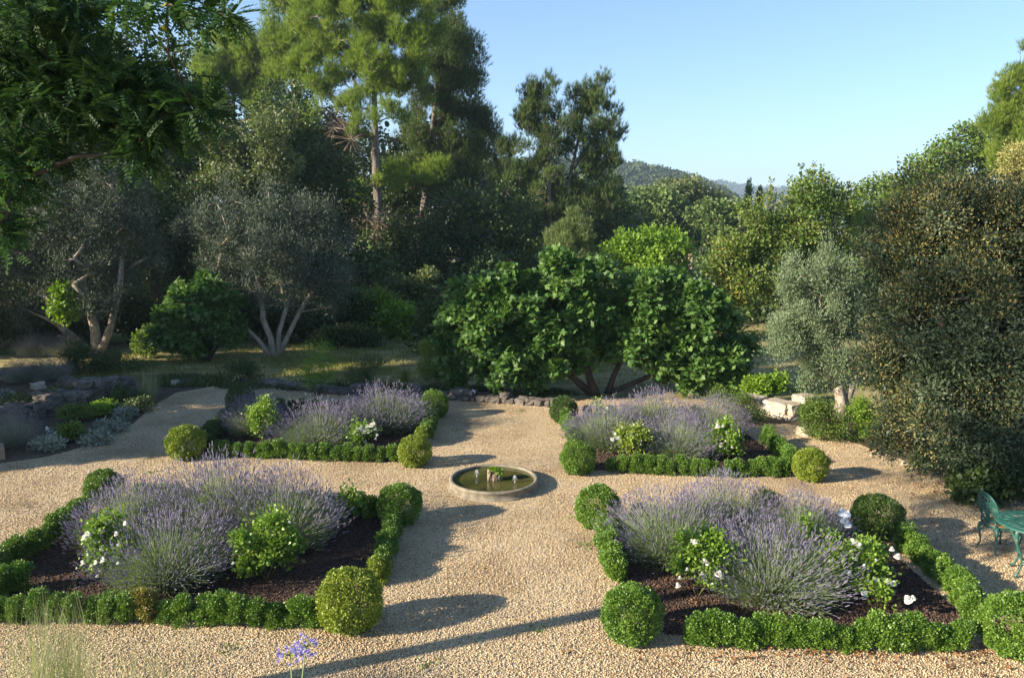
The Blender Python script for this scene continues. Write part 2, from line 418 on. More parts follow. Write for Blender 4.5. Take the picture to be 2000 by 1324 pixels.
class MB:
    """collects tubes / boxes / lathes into one mesh of quads and tris"""
    def __init__(s): s.v = []; s.f = []
    def add(s, v, f):
        k = len(s.v); s.v.extend([tuple(p) for p in v]); s.f.extend([tuple(k + i for i in q) for q in f])
    def tube(s, pts, rads, sides=6, cap=True):
        pts = [Vector(p) for p in pts]; n = len(pts); k = len(s.v)
        ref = Vector((.31, .87, .2)).normalized()
        for i, p in enumerate(pts):
            t = (pts[min(i + 1, n - 1)] - pts[max(i - 1, 0)])
            if t.length < 1e-7: t = Vector((0, 0, 1))
            t.normalize()
            if abs(t.dot(ref)) > .96: ref = Vector((.9, -.3, .1)).normalized()
            a = t.cross(ref).normalized(); b = t.cross(a)
            r_ = rads[i] if hasattr(rads, '__len__') else rads
            for j in range(sides):
                th = 2 * math.pi * j / sides
                s.v.append(tuple(p + (a * math.cos(th) + b * math.sin(th)) * r_))
        for i in range(n - 1):
            for j in range(sides):
                j2 = (j + 1) % sides
                s.f.append((k + i * sides + j, k + i * sides + j2, k + (i + 1) * sides + j2, k + (i + 1) * sides + j))
        if cap:
            s.f.append(tuple(k + j for j in range(sides))[::-1]); s.f.append(tuple(k + (n - 1) * sides + j for j in range(sides)))
    def ring(s, c, r_, tr, ax=(0, 0, 1), n=28, sides=6, sx=1., sy=1., rot=None):
        """closed torus, optional ellipse"""
        k = len(s.v); ax = Vector(ax).normalized(); e1 = ax.orthogonal().normalized() if rot is None else Vector(rot).normalized(); e2 = ax.cross(e1)
        c = Vector(c)
        for i in range(n):
            t = 2 * math.pi * i / n
            o = e1 * math.cos(t) * sx + e2 * math.sin(t) * sy
            p = c + o * r_; on = o.normalized()
            for j in range(sides):
                u = 2 * math.pi * j / sides
                s.v.append(tuple(p + (on * math.cos(u) + ax * math.sin(u)) * tr))
        for i in range(n):
            i2 = (i + 1) % n
            for j in range(sides):
                j2 = (j + 1) % sides
                s.f.append((k + i * sides + j, k + i2 * sides + j, k + i2 * sides + j2, k + i * sides + j2))
    def lathe(s, prof, n=32, c=(0, 0, 0), wob=0.):
        k = len(s.v)
        ph = random.random() * 6
        for (r_, z) in prof:
            for i in range(n):
                t = 2 * math.pi * i / n
                rr = r_ * (1 + wob * (math.sin(3 * t + ph) + .6 * math.sin(7 * t + 2 * ph)))
                s.v.append((c[0] + rr * math.cos(t), c[1] + rr * math.sin(t), c[2] + z))
        for a in range(len(prof) - 1):
            for i in range(n):
                i2 = (i + 1) % n
                s.f.append((k + a * n + i, k + a * n + i2, k + (a + 1) * n + i2, k + (a + 1) * n + i))
    def box(s, c, d, rz=0.):
        x, y, z = d[0] / 2, d[1] / 2, d[2] / 2; ca, sa = math.cos(rz), math.sin(rz)
        v = [(c[0] + a * x * ca - b * y * sa, c[1] + a * x * sa + b * y * ca, c[2] + e * z) for e in (-1, 1) for b in (-1, 1) for a in (-1, 1)]
        s.add(v, [(0, 2, 3, 1), (4, 5, 7, 6), (0, 1, 5, 4), (1, 3, 7, 5), (3, 2, 6, 7), (2, 0, 4, 6)])
    def stone(s, c, d, rz=0., jit=.16, sub=1):
        """irregular rounded stone from a jittered, cut-cornered block"""
        x, y, z = d[0] / 2, d[1] / 2, d[2] / 2
        ca, sa = math.cos(rz), math.sin(rz)
        N = 3; idx = {}; v = []; f = []
        g = [-1, -.33, .4, 1]
        def vid(a, b, e):
            if (a, b, e) in idx: return idx[(a, b, e)]
            p = Vector((g[a], g[b], g[e])); q = p.normalized() * 1.18
            p = p * .70 + q * .30
            p = Vector((p.x * x * (1 + random.uniform(-jit, jit)), p.y * y * (1 + random.uniform(-jit, jit)), p.z * z * (1 + random.uniform(-jit, jit))))
            v.append((c[0] + p.x * ca - p.y * sa, c[1] + p.x * sa + p.y * ca, c[2] + p.z)); idx[(a, b, e)] = len(v) - 1
            return len(v) - 1
        for a in range(N):
            for b in range(N):
                for (m, fl) in ((0, 0), (N, 1)):
                    q = [vid(a, b, m), vid(a + 1, b, m), vid(a + 1, b + 1, m), vid(a, b + 1, m)]; f.append(q if fl else q[::-1])
                    q = [vid(a, m, b), vid(a + 1, m, b), vid(a + 1, m, b + 1), vid(a, m, b + 1)]; f.append(q[::-1] if fl else q)
                    q = [vid(m, a, b), vid(m, a + 1, b), vid(m, a + 1, b + 1), vid(m, a, b + 1)]; f.append(q if fl else q[::-1])
        s.add(v, f)
    def mesh(s, name, smooth=True):
        me = bpy.data.meshes.new(name); me.from_pydata(s.v, [], s.f); me.update()
        if smooth: me.shade_smooth()
        return me

# ---------------------------------------------------------------- objects
def thing(name, label, cat, loc=(0, 0, 0), rz=0., group=None, scale=1.):
    o = bpy.data.objects.new(name, None); COL.objects.link(o)
    o.location = loc; o.rotation_euler = (0, 0, rz)
    o.empty_display_size = .2
    if not np.isscalar(scale): o.scale = scale
    elif scale != 1.: o.scale = (scale,) * 3
    o['label'] = label; o['category'] = cat
    if group: o['group'] = group
    return o
def part(name, me, mat, parent, label=None, kind=None):
    o = bpy.data.objects.new(name, me); COL.objects.link(o); o.parent = parent
    m = MATS[mat] if isinstance(mat, str) else mat
    if not me.materials: me.materials.append(m)
    elif me.materials[0] != m:
        o.material_slots[0].link = 'OBJECT'; o.material_slots[0].material = m
    if label: o['label'] = label
    if kind: o['kind'] = kind
    return o
def solid(name, me, mat, label, cat, group=None, kind=None, loc=(0, 0, 0)):
    o = bpy.data.objects.new(name, me); COL.objects.link(o); o.location = loc
    me.materials.append(MATS[mat]); o['label'] = label; o['category'] = cat
    if group: o['group'] = group
    if kind: o['kind'] = kind
    return o

def poly_sheet(name, pts, z, mat, label, sub=None):
    me = bpy.data.meshes.new(name)
    me.from_pydata([(p[0], p[1], z) for p in pts], [], [tuple(range(len(pts)))]); me.update()
    if me.polygons[0].normal.z < 0: me.flip_normals()
    return solid(name, me, mat, label, name.replace('_', ' '), kind='structure')

def inside(poly, X, Y):
    r_ = np.zeros(len(X), bool); n = len(poly)
    for i in range(n):
        x1, y1 = poly[i]; x2, y2 = poly[(i + 1) % n]
        c = ((y1 > Y) != (y2 > Y)) & (X < (x2 - x1) * (Y - y1) / (y2 - y1 + 1e-12) + x1)
        r_ ^= c
    return r_

# ---------------------------------------------------------------- foliage clumps
def env_clumps(ells, n, rr=(.5, .9), squash=.8, surf=.6, minsep=.55, zmin=.3, seed=None):
    """clump centres and sizes within a union of ellipsoids (cx,cy,cz,rx,ry,rz)"""
    vol = np.array([e[3] * e[4] * e[5] for e in ells]) ** .8; vol = vol / vol.sum()
    out = []; tries = 0
    while len(out) < n and tries < n * 30:
        tries += 1
        e = ells[rng.choice(len(ells), p=vol)]
        d = norm(rng.normal(size=3)); q = rng.random() ** (1 / 3)
        if rng.random() < surf: q = rng.uniform(.72, 1.0)
        r_ = rng.uniform(*rr)
        c = np.array(e[:3]) + d * q * np.array(e[3:6])
        if c[2] - r_ * .6 < zmin: continue
        if any(np.linalg.norm(c - o[0]) < minsep * (r_ + o[1][0]) * .5 * 1.0 for o in out[-60:]): continue
        out.append((c, np.array([r_, r_, r_ * squash])))
    return out

def clump_points(clumps, n, hollow=.45, lobes=.12, fuzz=.13):
    w = np.array([c[1][0] * c[1][2] for c in clumps]); w = w / w.sum()
    cnt = rng.multinomial(n, w)
    C = np.repeat(np.array([c[0] for c in clumps]), cnt, axis=0)
    Rr = np.repeat(np.array([c[1] for c in clumps]), cnt, axis=0)
    d = rdir(len(C))
    q = 1 - hollow * rng.random(len(C)) ** 1.4
    q = q * (1 + lobes * np.sin(d[:, 0] * 9 + C[:, 0] * 5) * np.sin(d[:, 1] * 8 + C[:, 1] * 7) + rng.normal(size=len(C)) * fuzz)
    P = C + d * q[:, None] * Rr
    ct = np.repeat(rng.random(len(clumps)), cnt)
    return P, d, ct

def leafy(name, clumps, n, size, tm, out=.7, up=.25, rnd=.7, nup=.6, hollow=.45, tmix=.45, lobes=.12, zmin=None, sizevar=.3, down=0., fuzz=.13):
    P, d, ct = clump_points(clumps, n, hollow, lobes, fuzz)
    if zmin is not None:
        k = P[:, 2] > zmin; P, d, ct = P[k], d[k], ct[k]
    m = len(P)
    D = d * out + rng.normal(size=(m, 3)) * rnd * .6 + np.array([0, 0, up - down])
    N = rng.normal(size=(m, 3)) * .6 + d * .5 + np.array([0, 0, nup])
    L = size * (1 + rng.uniform(-sizevar, sizevar, m))
    tint = np.clip(tmix * ct + (1 - tmix) * rng.random(m), 0, 1)
    return scatter(name, P, D, N, L, tm, tint)

def skeleton(trunks, targets, rmin=.012, sides=7, wig=.12, power=.5, upbias=1.5, tr=None, name='trunk'):
    """trunks: list of (points, base radius); every clump centre is reached by a limb"""
    pos = []; par = []; mb = MB(); paths = []; seg_tr = []
    for pts, r0 in trunks:
        last = -1; ids = []
        P = [Vector(p) for p in pts]
        for i, p in enumerate(P):
            if i == 0: pos.append(p); par.append(-1); last = len(pos) - 1; ids.append(last); continue
            steps = max(1, int((P[i] - P[i - 1]).length / .8))
            for s_ in range(1, steps + 1):
                q = P[i - 1].lerp(P[i], s_ / steps)
                pos.append(q); par.append(last); last = len(pos) - 1; ids.append(last)
        paths.append(ids); seg_tr.append(r0)
    base = Vector(trunks[0][0][0])
    tg = sorted([Vector(t) for t in targets], key=lambda t: (t - pos[paths[0][-1] // 1 if False else paths[0][len(paths[0]) // 2]]).length)
    cnt = [0] * len(pos)
    ends = []
    for t in tg:
        arr = np.array([tuple(p) for p in pos]); dv = np.array(tuple(t)) - arr
        dist = np.linalg.norm(dv, axis=1); hor = np.linalg.norm(dv[:, :2], axis=1)
        cost = dist + upbias * np.maximum(0, -dv[:, 2] + .25 * hor)
        low = min(pos[i].z for i in range(len(paths[0])) ) if False else trunks[0][0][0][2]
        cost = cost + 3.0 * np.maximum(0, (low + .35 * (t.z - low)) * .6 - arr[:, 2])
        j = int(np.argmin(cost)); a = pos[j]
        L = (t - a).length; k = max(2, min(6, int(L / .5)))
        ids = [j]; last = j
        side = Vector(tuple(rng.normal(size=3))) * wig * L
        for s_ in range(1, k + 1):
            f = s_ / k
            q = a.lerp(t, f) + side * math.sin(math.pi * f) * .5 + Vector((0, 0, 1)) * (L * .10 * math.sin(math.pi * f)) + Vector(tuple(rng.normal(size=3))) * wig * .12 * L * (f < 1)
            pos.append(q); par.append(last); cnt.append(0); last = len(pos) - 1; ids.append(last)
        paths.append(ids); seg_tr.append(None); ends.append(last)
    for e in ends:
        i = e
        while i != -1: cnt[i] += 1; i = par[i]
    r0 = trunks[0][1]; tot = max(1, cnt[0] if len(trunks) == 1 else max(cnt[p[0]] for p in paths[:len(trunks)]))
    rad = [max(rmin, r0 * (c / tot) ** power) for c in cnt]
    for k_, ids in enumerate(paths):
        if seg_tr[k_] is not None:
            n_ = len(ids); c0 = max(1, cnt[ids[0]]); rr = []
            for i_, i in enumerate(ids):
                v = seg_tr[k_] * max(.12, (max(cnt[i], .5) / c0) ** power) * (1 - .25 * i_ / n_)
                rr.append(v * (1.35 if i_ == 0 else 1))
                rad[i] = v
            mb.tube([pos[i] for i in ids], rr, sides + 2)
        else:
            rr = [min(rad[i], rad[ids[0]] * .8) for i in ids]; rr[0] = min(rad[ids[0]] * .8, rr[1] * 1.3)
            for q in range(1, len(rr)): rr[q] = min(rr[q], rr[q - 1])
            mb.tube([pos[i] for i in ids], rr, sides if rr[0] > .04 else 4)
    return mb.mesh(name)

def twigs(name, clumps, n, L, w=.02, out=1., up=.2, bend=.1, mat=None):
    w_ = np.array([c[1][0] for c in clumps]); w_ = w_ / w_.sum(); cnt = rng.multinomial(n, w_)
    C = np.repeat(np.array([c[0] for c in clumps]), cnt, axis=0); Rr = np.repeat(np.array([c[1] for c in clumps]), cnt, axis=0)
    d = rdir(len(C)); D = d * out + np.array([0, 0, up])
    Ls = Rr[:, 0] * L * rng.uniform(.6, 1.2, len(C))
    return scatter(name, C, D, rdir(len(C)), Ls, t_twig(w, bend), W=np.full(len(C), 1.) * np.minimum(Ls, 1.2))

def loc_clumps(cl, o):
    return [(c - np.array(o), r_) for c, r_ in cl]

def make_tree(name, label, cat, base, trunks, clumps, n, size, tm, lmat, bark, group=None, tw=0, twL=1.1, tww=.015, twmat='dark_twig', kw=None, sk=None, crown='crown'):
    """all coordinates relative to base"""
    t = thing(name, label, cat, base, group=group)
    part('trunk', skeleton(trunks, [c for c, _ in clumps], **(sk or {})), bark, t)
    part(crown, leafy('foliage', clumps, n, size, tm, **(kw or {})), lmat, t)
    if tw: part('twigs', twigs('twigs', clumps, tw, twL, tww), twmat, t, kind='stuff')
    return t

exec_sections = []
# ================================================================= GROUND
def ground_sheet():
    xs = np.concatenate([[-2300, -1300, -600, -250], np.linspace(-100, 100, 41), [250, 600, 1300, 2300]])
    ys = np.concatenate([[-300, -60], np.linspace(-12, 120, 34), [200, 400, 800, 1600, 2950]])
    X, Y = np.meshgrid(xs, ys)
    Z = np.zeros_like(X)
    far = np.clip((Y - 34) / 60, 0, 1)
    Z = -1.6 * far * np.clip((X + 20) / 30, 0, 1) - 9 * np.clip((Y - 100) / 60, 0, 1) - 30 * np.clip((Y - 900) / 900, 0, 1)
    V = np.stack([X, Y, Z], -1).reshape(-1, 3)
    nx = len(xs); F = []
    for j in range(len(ys) - 1):
        for i in range(nx - 1):
            a = j * nx + i; F.append((a, a + 1, a + nx + 1, a + nx))
    return mesh_np('ground', V, F, smooth=True)
solid('ground', ground_sheet(), 'dry_ground', 'dry sunlit lawn and bare earth reaching back under the trees', 'ground', kind='structure')

BORDER_L = [G(0, 905), G(90, 893), G(180, 868), G(260, 828), G(300, 792), G(345, 767)]
BORDER_R = [G(1490, 826), (6.2, 17.0), (6.55, 16.6), (6.9, 15.8), (7.25, 14.9), (7.6, 13.9), (7.75, 12.9), (8.3, 11.9), (12, 11.2)]
GRAVEL = [(-40, -3), (-40, 13.2), (-13, 13.6)] + BORDER_L + [(-8.0, 21.3), (-4.5, 21.2), (-1.5, 21.0), (.9, 20.2), (1.6, 19.4), (5.2, 19.3)] + BORDER_R + [(14, 11), (30, 8), (30, -3)]
poly_sheet('gravel', GRAVEL, .004, 'gravel', 'gravel yard')
# planted borders beside the gravel
poly_sheet('border_soil', [(-40, 13.2), (-13, 13.6)] + BORDER_L + [(-8.0, 21.3), (-9.5, 23), (-14, 22), (-40, 20)], .008, 'border_soil', 'soil')
poly_sheet('border_soil', BORDER_R + [(14, 11), (30, 11), (30, 15), (9.5, 19), (6.6, 19.2), (5.2, 18.6)], .008, 'border_soil', 'soil')
for o in COL.objects:
    if o.name.startswith('border_soil'): o['label'] = 'dark earth of the planted border beside the gravel'
    if o.name == 'gravel': o['label'] = 'tan gravel spread between the four planted beds'

# four beds (corner order: front left, front right, back right, back left)
BEDS = {
 'near left': [(-6.5, 8.35), (-2.1, 8.35), (-1.85, 8.6), (-1.75, 11.3), (-2.2, 11.65), (-6.4, 12.0), (-7.0, 10.6), (-6.75, 9.5)],
 'far left':  [(-6.0, 14.6), (-2.05, 14.2), (-1.8, 14.5), (-1.75, 17.5), (-2.1, 17.9), (-6.1, 18.0), (-6.35, 17.6), (-6.3, 15.0)],
 'far right': [(1.5, 13.72), (5.0, 13.42), (5.15, 13.8), (4.95, 16.8), (4.7, 17.2), (1.5, 17.3), (1.2, 17.0), (1.2, 14.0)],
 'near right': [(1.7, 8.0), (5.0, 7.9), (5.2, 8.3), (5.2, 10.6), (4.9, 10.95), (1.7, 11.15), (1.3, 10.9), (1.35, 8.4)],
}
for k, pts in BEDS.items():
    o = poly_sheet('bed_soil', pts, .012, 'bed_soil', k)
    o['label'] = 'dark mulched soil of the %s flower bed' % k

# loose stones on the gravel, mulch chips on the beds
def stones():
    n = 420000
    X = rng.uniform(-14, 9.5, n); Y = 6.3 + (rng.random(n) ** 1.5) * 14.8
    k = inside(GRAVEL, X, Y) & (np.abs(X) < .72 * Y + .5)
    for b in BEDS.values(): k &= ~inside(b, X, Y)
    k &= (X + .31) ** 2 + (Y - 12.9) ** 2 > .80 ** 2
    X, Y = X[k], Y[k]; m = len(X)
    s = rng.uniform(.011, .027, m)
    P = np.stack([X, Y, .006 + s * .12], -1)
    D = rng.normal(size=(m, 3)) * np.array([1, 1, .35]); N = rng.normal(size=(m, 3)) * .45 + np.array([0, 0, 1])
    return scatter('gravel_stones', P, D, N, s, t_stone(), W=s * rng.uniform(.6, .95, m))
solid('gravel_stones', stones(), 'pebble', 'loose tan and cream pebbles lying over the gravel', 'gravel', kind='stuff')
def chips():
    P = []
    for b in BEDS.values():
        n = 22000; xs = [p[0] for p in b]; ys = [p[1] for p in b]
        X = rng.uniform(min(xs), max(xs), n); Y = rng.uniform(min(ys), max(ys), n); k = inside(b, X, Y)
        P.append(np.stack([X[k], Y[k], np.full(k.sum(), .02)], -1))
    P = np.concatenate(P); m = len(P); s = rng.uniform(.015, .045, m)
    return scatter('mulch', P, rng.normal(size=(m, 3)) * np.array([1, 1, .3]), rng.normal(size=(m, 3)) * .5 + np.array([0, 0, 1]), s, t_stone(), W=s * .6)
solid('mulch', chips(), 'mulch_chip', 'dark reddish mulch chips covering the soil of the beds', 'mulch', kind='stuff')

def litter(areas, n, mat, label, size=(.03, .07), name='leaf_litter'):
    P = []
    for (x, y, rx, ry, k) in areas:
        m = int(n * k); P.append(np.stack([x + rng.normal(size=m) * rx, y + rng.normal(size=m) * ry, np.full(m, .03)], -1))
    P = np.concatenate(P); m = len(P); s = rng.uniform(size[0], size[1], m)
    solid(name, scatter(name, P, rng.normal(size=(m, 3)) * np.array([1, 1, .25]), rng.normal(size=(m, 3)) * .35 + np.array([0, 0, 1]), s, t_leaf(.55, .15, .1)), mat, label, 'fallen leaves', kind='stuff')
litter([(3.6, 7.62, 1.2, .12, .32), (5.6, 7.5, .5, .12, .08), (1.9, 9.0, .35, .3, .1), (4, 7.2, 2.2, .6, .1), (7.2, 12.8, .5, 1.2, .16), (6.6, 16, .5, .7, .1), (6.9, 10.6, .5, .5, .14)], 900, 'dry_leaf',
       'brown fallen leaves scattered along the right side hedges and gravel edge')

def grass_patch(name, areas, n, hgt, mat, label, dens=None, blade=.16):
    P = []
    for (x, y, rx, ry, k) in areas:
        m = int(n * k); a = rng.uniform(0, 6.283, m); q = np.sqrt(rng.random(m))
        P.append(np.stack([x + rx * q * np.cos(a), y + ry * q * np.sin(a), np.zeros(m)], -1))
    P = np.concatenate(P); m = len(P)
    X, Y = P[:, 0], P[:, 1]
    keep = (np.sin(X * 2.1 + np.sin(Y * 1.7) * 2) * np.sin(Y * 2.6 + np.cos(X * 1.3) * 2) + rng.normal(size=m) * .5) > -.25
    if name != 'weeds': keep &= ~inside(GRAVEL, X, Y)
    P = P[keep]; m = len(P)
    s = rng.uniform(hgt * .4, hgt * 1.2, m)
    D = rng.normal(size=(m, 3)) * .35 + np.array([0, 0, 1])
    solid(name, scatter(name, P, D, rdir(m), s, t_blade(blade, .25), W=s), mat, label, 'grass', kind='stuff')
grass_patch('lawn_grass', [(-9, 24.5, 5, 3.6, .22), (-2.5, 24.5, 6, 3, .25), (6, 24, 7, 4, .13), (-2, 33, 16, 6, .3), (13, 20, 5, 5, .1)], 70000, .13, 'grass_blade', 'short patchy dry grass on the lawn behind the gravel', blade=.14)

# ================================================================= CLIPPED BOX
def box_ball_mesh(r, n, seed):
    P0 = [(np.array([0, 0, r * .93]), np.array([r, r, r * .97]))]
    extra = [(np.array([0, 0, r * .93]) + rdir(1)[0] * r * .86, np.array([r * .22] * 3)) for _ in range(30)]
    ms = leafy('foliage', P0 + extra, n, .021, t_leaf(.82, .1, .05), out=.9, up=.15, rnd=.9, hollow=.26, tmix=.3, lobes=.035, zmin=.01, fuzz=.03)
    return ms
BALLS = [box_ball_mesh(.34, 26000, i) for i in range(3)]
STEM = MB(); STEM.tube([(0, 0, -.02), (.01, 0, .15), (0, .01, .34)], [.022, .018, .012], 7)
for a in range(7): STEM.tube([(0, 0, .15 + .02 * a), (.12 * math.cos(a * .9), .12 * math.sin(a * .9), .28 + .02 * a), (.22 * math.cos(a * .9), .22 * math.sin(a * .9), .38 + .03 * a)], [.009, .007, .004], 4)
STEM = STEM.mesh('stem')
def ball(px, py, r, mat, label, k):
    x, y = G(px, py, r * .93)
    t = thing('box_ball', label, 'topiary', (x, y, 0), group='clipped box balls at the bed corners', scale=(r / .34 * random.uniform(.96, 1.05), r / .34 * random.uniform(.96, 1.05), r / .34 * random.uniform(.94, 1.03)), rz=k * 1.3)
    part('foliage', BALLS[k % 3], mat, t); part('stem', STEM, 'dark_twig', t)
    return x, y
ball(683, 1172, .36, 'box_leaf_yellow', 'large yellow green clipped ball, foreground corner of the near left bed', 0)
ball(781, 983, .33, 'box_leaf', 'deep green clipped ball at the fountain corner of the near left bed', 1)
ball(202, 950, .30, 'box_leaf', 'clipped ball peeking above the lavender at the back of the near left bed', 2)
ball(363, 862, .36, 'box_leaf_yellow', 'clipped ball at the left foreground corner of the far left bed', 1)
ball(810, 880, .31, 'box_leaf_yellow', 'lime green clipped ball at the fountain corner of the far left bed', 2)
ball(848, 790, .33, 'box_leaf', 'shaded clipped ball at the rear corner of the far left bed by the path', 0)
ball(470, 782, .34, 'box_leaf_shaded', 'dark shaded clipped ball behind the tall leafy rose, far left bed', 2)
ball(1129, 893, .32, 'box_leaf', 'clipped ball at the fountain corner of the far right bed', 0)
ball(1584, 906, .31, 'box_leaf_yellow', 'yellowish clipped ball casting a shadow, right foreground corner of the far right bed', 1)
ball(1101, 800, .31, 'box_leaf_shaded', 'dark clipped ball under the fig tree, rear left corner of far right bed', 2)
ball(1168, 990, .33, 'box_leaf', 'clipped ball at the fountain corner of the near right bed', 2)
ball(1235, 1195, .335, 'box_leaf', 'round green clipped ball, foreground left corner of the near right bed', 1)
ball(1715, 1008, .34, 'box_leaf_shaded', 'dark shaded clipped ball between the pale blooms and the iron chair', 0)
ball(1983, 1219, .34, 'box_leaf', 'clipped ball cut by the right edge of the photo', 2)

def box_plant_mesh(w, h):
    cl = []
    for i in range(11):
        f = i / 10; a = rng.uniform(0, 6.28); q = w * .30 * rng.random() ** .5
        cl.append((np.array([q * math.cos(a), q * math.sin(a), h * (.18 + .66 * f)]), np.array([w * .42, w * .42, h * .2]) * rng.uniform(.8, 1.12)))
    return leafy('foliage', cl, 5200, .020, t_leaf(.8, .1, .05), out=.75, up=.55, rnd=.8, hollow=.5, tmix=.35, lobes=.1, zmin=.005, fuzz=.08)
PLANTS = [box_plant_mesh(.215, rng.uniform(.33, .38)) for _ in range(6)]
PSTEM = MB()
for a in range(5): PSTEM.tube([(.01 * a, 0, -.02), (.03 * math.cos(a * 1.25), .03 * math.sin(a * 1.25), .10), (.05 * math.cos(a * 1.25), .05 * math.sin(a * 1.25), .24)], [.006, .005, .003], 4)
PSTEM = PSTEM.mesh('stem')
ORD = ['first', 'second', 'third', 'fourth', 'fifth', 'sixth', 'seventh', 'eighth', 'ninth', 'tenth', 'eleventh', 'twelfth', 'thirteenth', 'fourteenth', 'fifteenth', 'sixteenth', 'seventeenth', 'eighteenth', 'nineteenth', 'twentieth']
np_ = 0
def hedge(pts, what, side, mat='box_leaf', n=None, sc=1., gaps=0, mats=None, zs=1.):
    """a run of small box plants; label counts them from the run's first point"""
    global np_
    P = [Vector((p[0], p[1], 0)) for p in pts]
    seg = [(P[i + 1] - P[i]).length for i in range(len(P) - 1)]; T = sum(seg)
    if n is None: n = int(T / .235)
    for i in range(n):
        d = T * (i + .5) / n; k = 0
        while k < len(seg) - 1 and d > seg[k]: d -= seg[k]; k += 1
        q = P[k].lerp(P[k + 1], d / seg[k])
        s_ = sc * random.uniform(.86, 1.12)
        m = mat
        if mats and i in mats: m = mats[i]
        lab = '%s box plant %s %s' % (ORD[i], side, what)
        t = thing('box_plant', lab, 'hedge plant', (q.x + random.uniform(-.02, .02), q.y + random.uniform(-.02, .02), 0), rz=random.uniform(0, 6.28), group='small box plants edging the ' + what, scale=(s_, s_, s_ * zs * random.uniform(.86, 1.0)))
        part('foliage', PLANTS[np_ % 6], m, t); part('stem', PSTEM, 'dark_twig', t)
        np_ += 1
hedge([G(628, 1200, .16), G(575, 1193, .16), G(520, 1197, .16), G(380, 1192, .16), G(200, 1187, .16), G(20, 1187, .16), G(-60, 1187, .16)], 'near left bed', 'left from the ball in the front row,', n=19, mats={9: 'box_leaf_dry', 10: 'box_leaf'})
hedge([G(736, 1120, .17), G(752, 1070, .17), G(768, 1015, .17)], 'near left bed', 'up from the front ball in the path side row,', n=13, sc=1.0, mats={0: 'box_leaf_yellow', 1: 'box_leaf_yellow'})
hedge([G(742, 990, .17), G(690, 985, .17), (-3.6, 11.75), (-6.1, 12.0)], 'near left bed', 'left from the ball in the back row,', n=17, sc=1.05)
hedge([G(160, 985, .17), G(110, 1035, .17), G(30, 1075, .17), G(-25, 1110, .2)], 'near left bed', 'down from the back ball in the outer row,', n=11, sc=1.1)
hedge([G(45, 1125, .17), G(-25, 1150, .17)], 'near left bed', 'in the short cross row at the photo edge,', n=3, sc=1.15)
hedge([G(410, 876, .16), G(480, 877, .16), G(600, 882, .16), G(700, 885, .16), G(778, 886, .16)], 'far left bed', 'right from the left ball in the front row,', n=17)
hedge([G(822, 858, .17), G(838, 830, .17), G(845, 806, .17)], 'far left bed', 'back from the front ball in the path side row,', n=12, sc=1.05, mats={0: 'box_leaf_yellow', 1: 'box_leaf_yellow'})
hedge([G(398, 860, .17), G(425, 835, .17), G(455, 805, .17)], 'far left bed', 'back from the left ball in the shaded outer row,', n=12, sc=1.1, mat='box_leaf_shaded')
hedge([(-2.3, 17.95), (-5.9, 18.0)], 'far left bed', 'left from the rear ball in the back row,', n=13, mat='box_leaf_shaded')
hedge([G(1185, 905, .16), G(1300, 910, .16), G(1420, 914, .16), G(1545, 912, .16)], 'far right bed', 'right from the fountain ball in the front row,', n=16, mat='box_leaf')
hedge([G(1124, 862, .17), G(1114, 835, .17), G(1104, 812, .17)], 'far right bed', 'back from the fountain ball in the path side row,', n=13, sc=1.1)
hedge([G(1550, 898, .17), G(1528, 876, .17), G(1500, 850, .17)], 'far right bed', 'back from the right ball in the outer row,', n=10, sc=1.08)
hedge([(1.6, 17.3), (4.6, 17.3)], 'far right bed', 'right from the dark ball in the back row,', n=11, mat='box_leaf')
hedge([G(1345, 1228, .17), G(1500, 1232, .17), G(1650, 1238, .17), G(1800, 1240, .17), G(1890, 1238, .17)], 'near right bed', 'right from the front ball in the front row,', n=17, sc=1.04)
hedge([G(1205, 1115, .17), G(1192, 1070, .17), G(1178, 1020, .17)], 'near right bed', 'back from the front ball in the path side row,', n=13, sc=1.08)
hedge([G(1905, 1185, .17), G(1870, 1140, .17), G(1815, 1092, .17), G(1770, 1050, .17)], 'near right bed', 'back from the right ball in the outer row,', n=13, sc=1.08, mat='box_leaf')
hedge([(1.75, 11.2), (4.75, 11.0)], 'near right bed', 'right from the fountain ball in the back row,', n=12, mat='box_leaf_shaded', sc=.9)

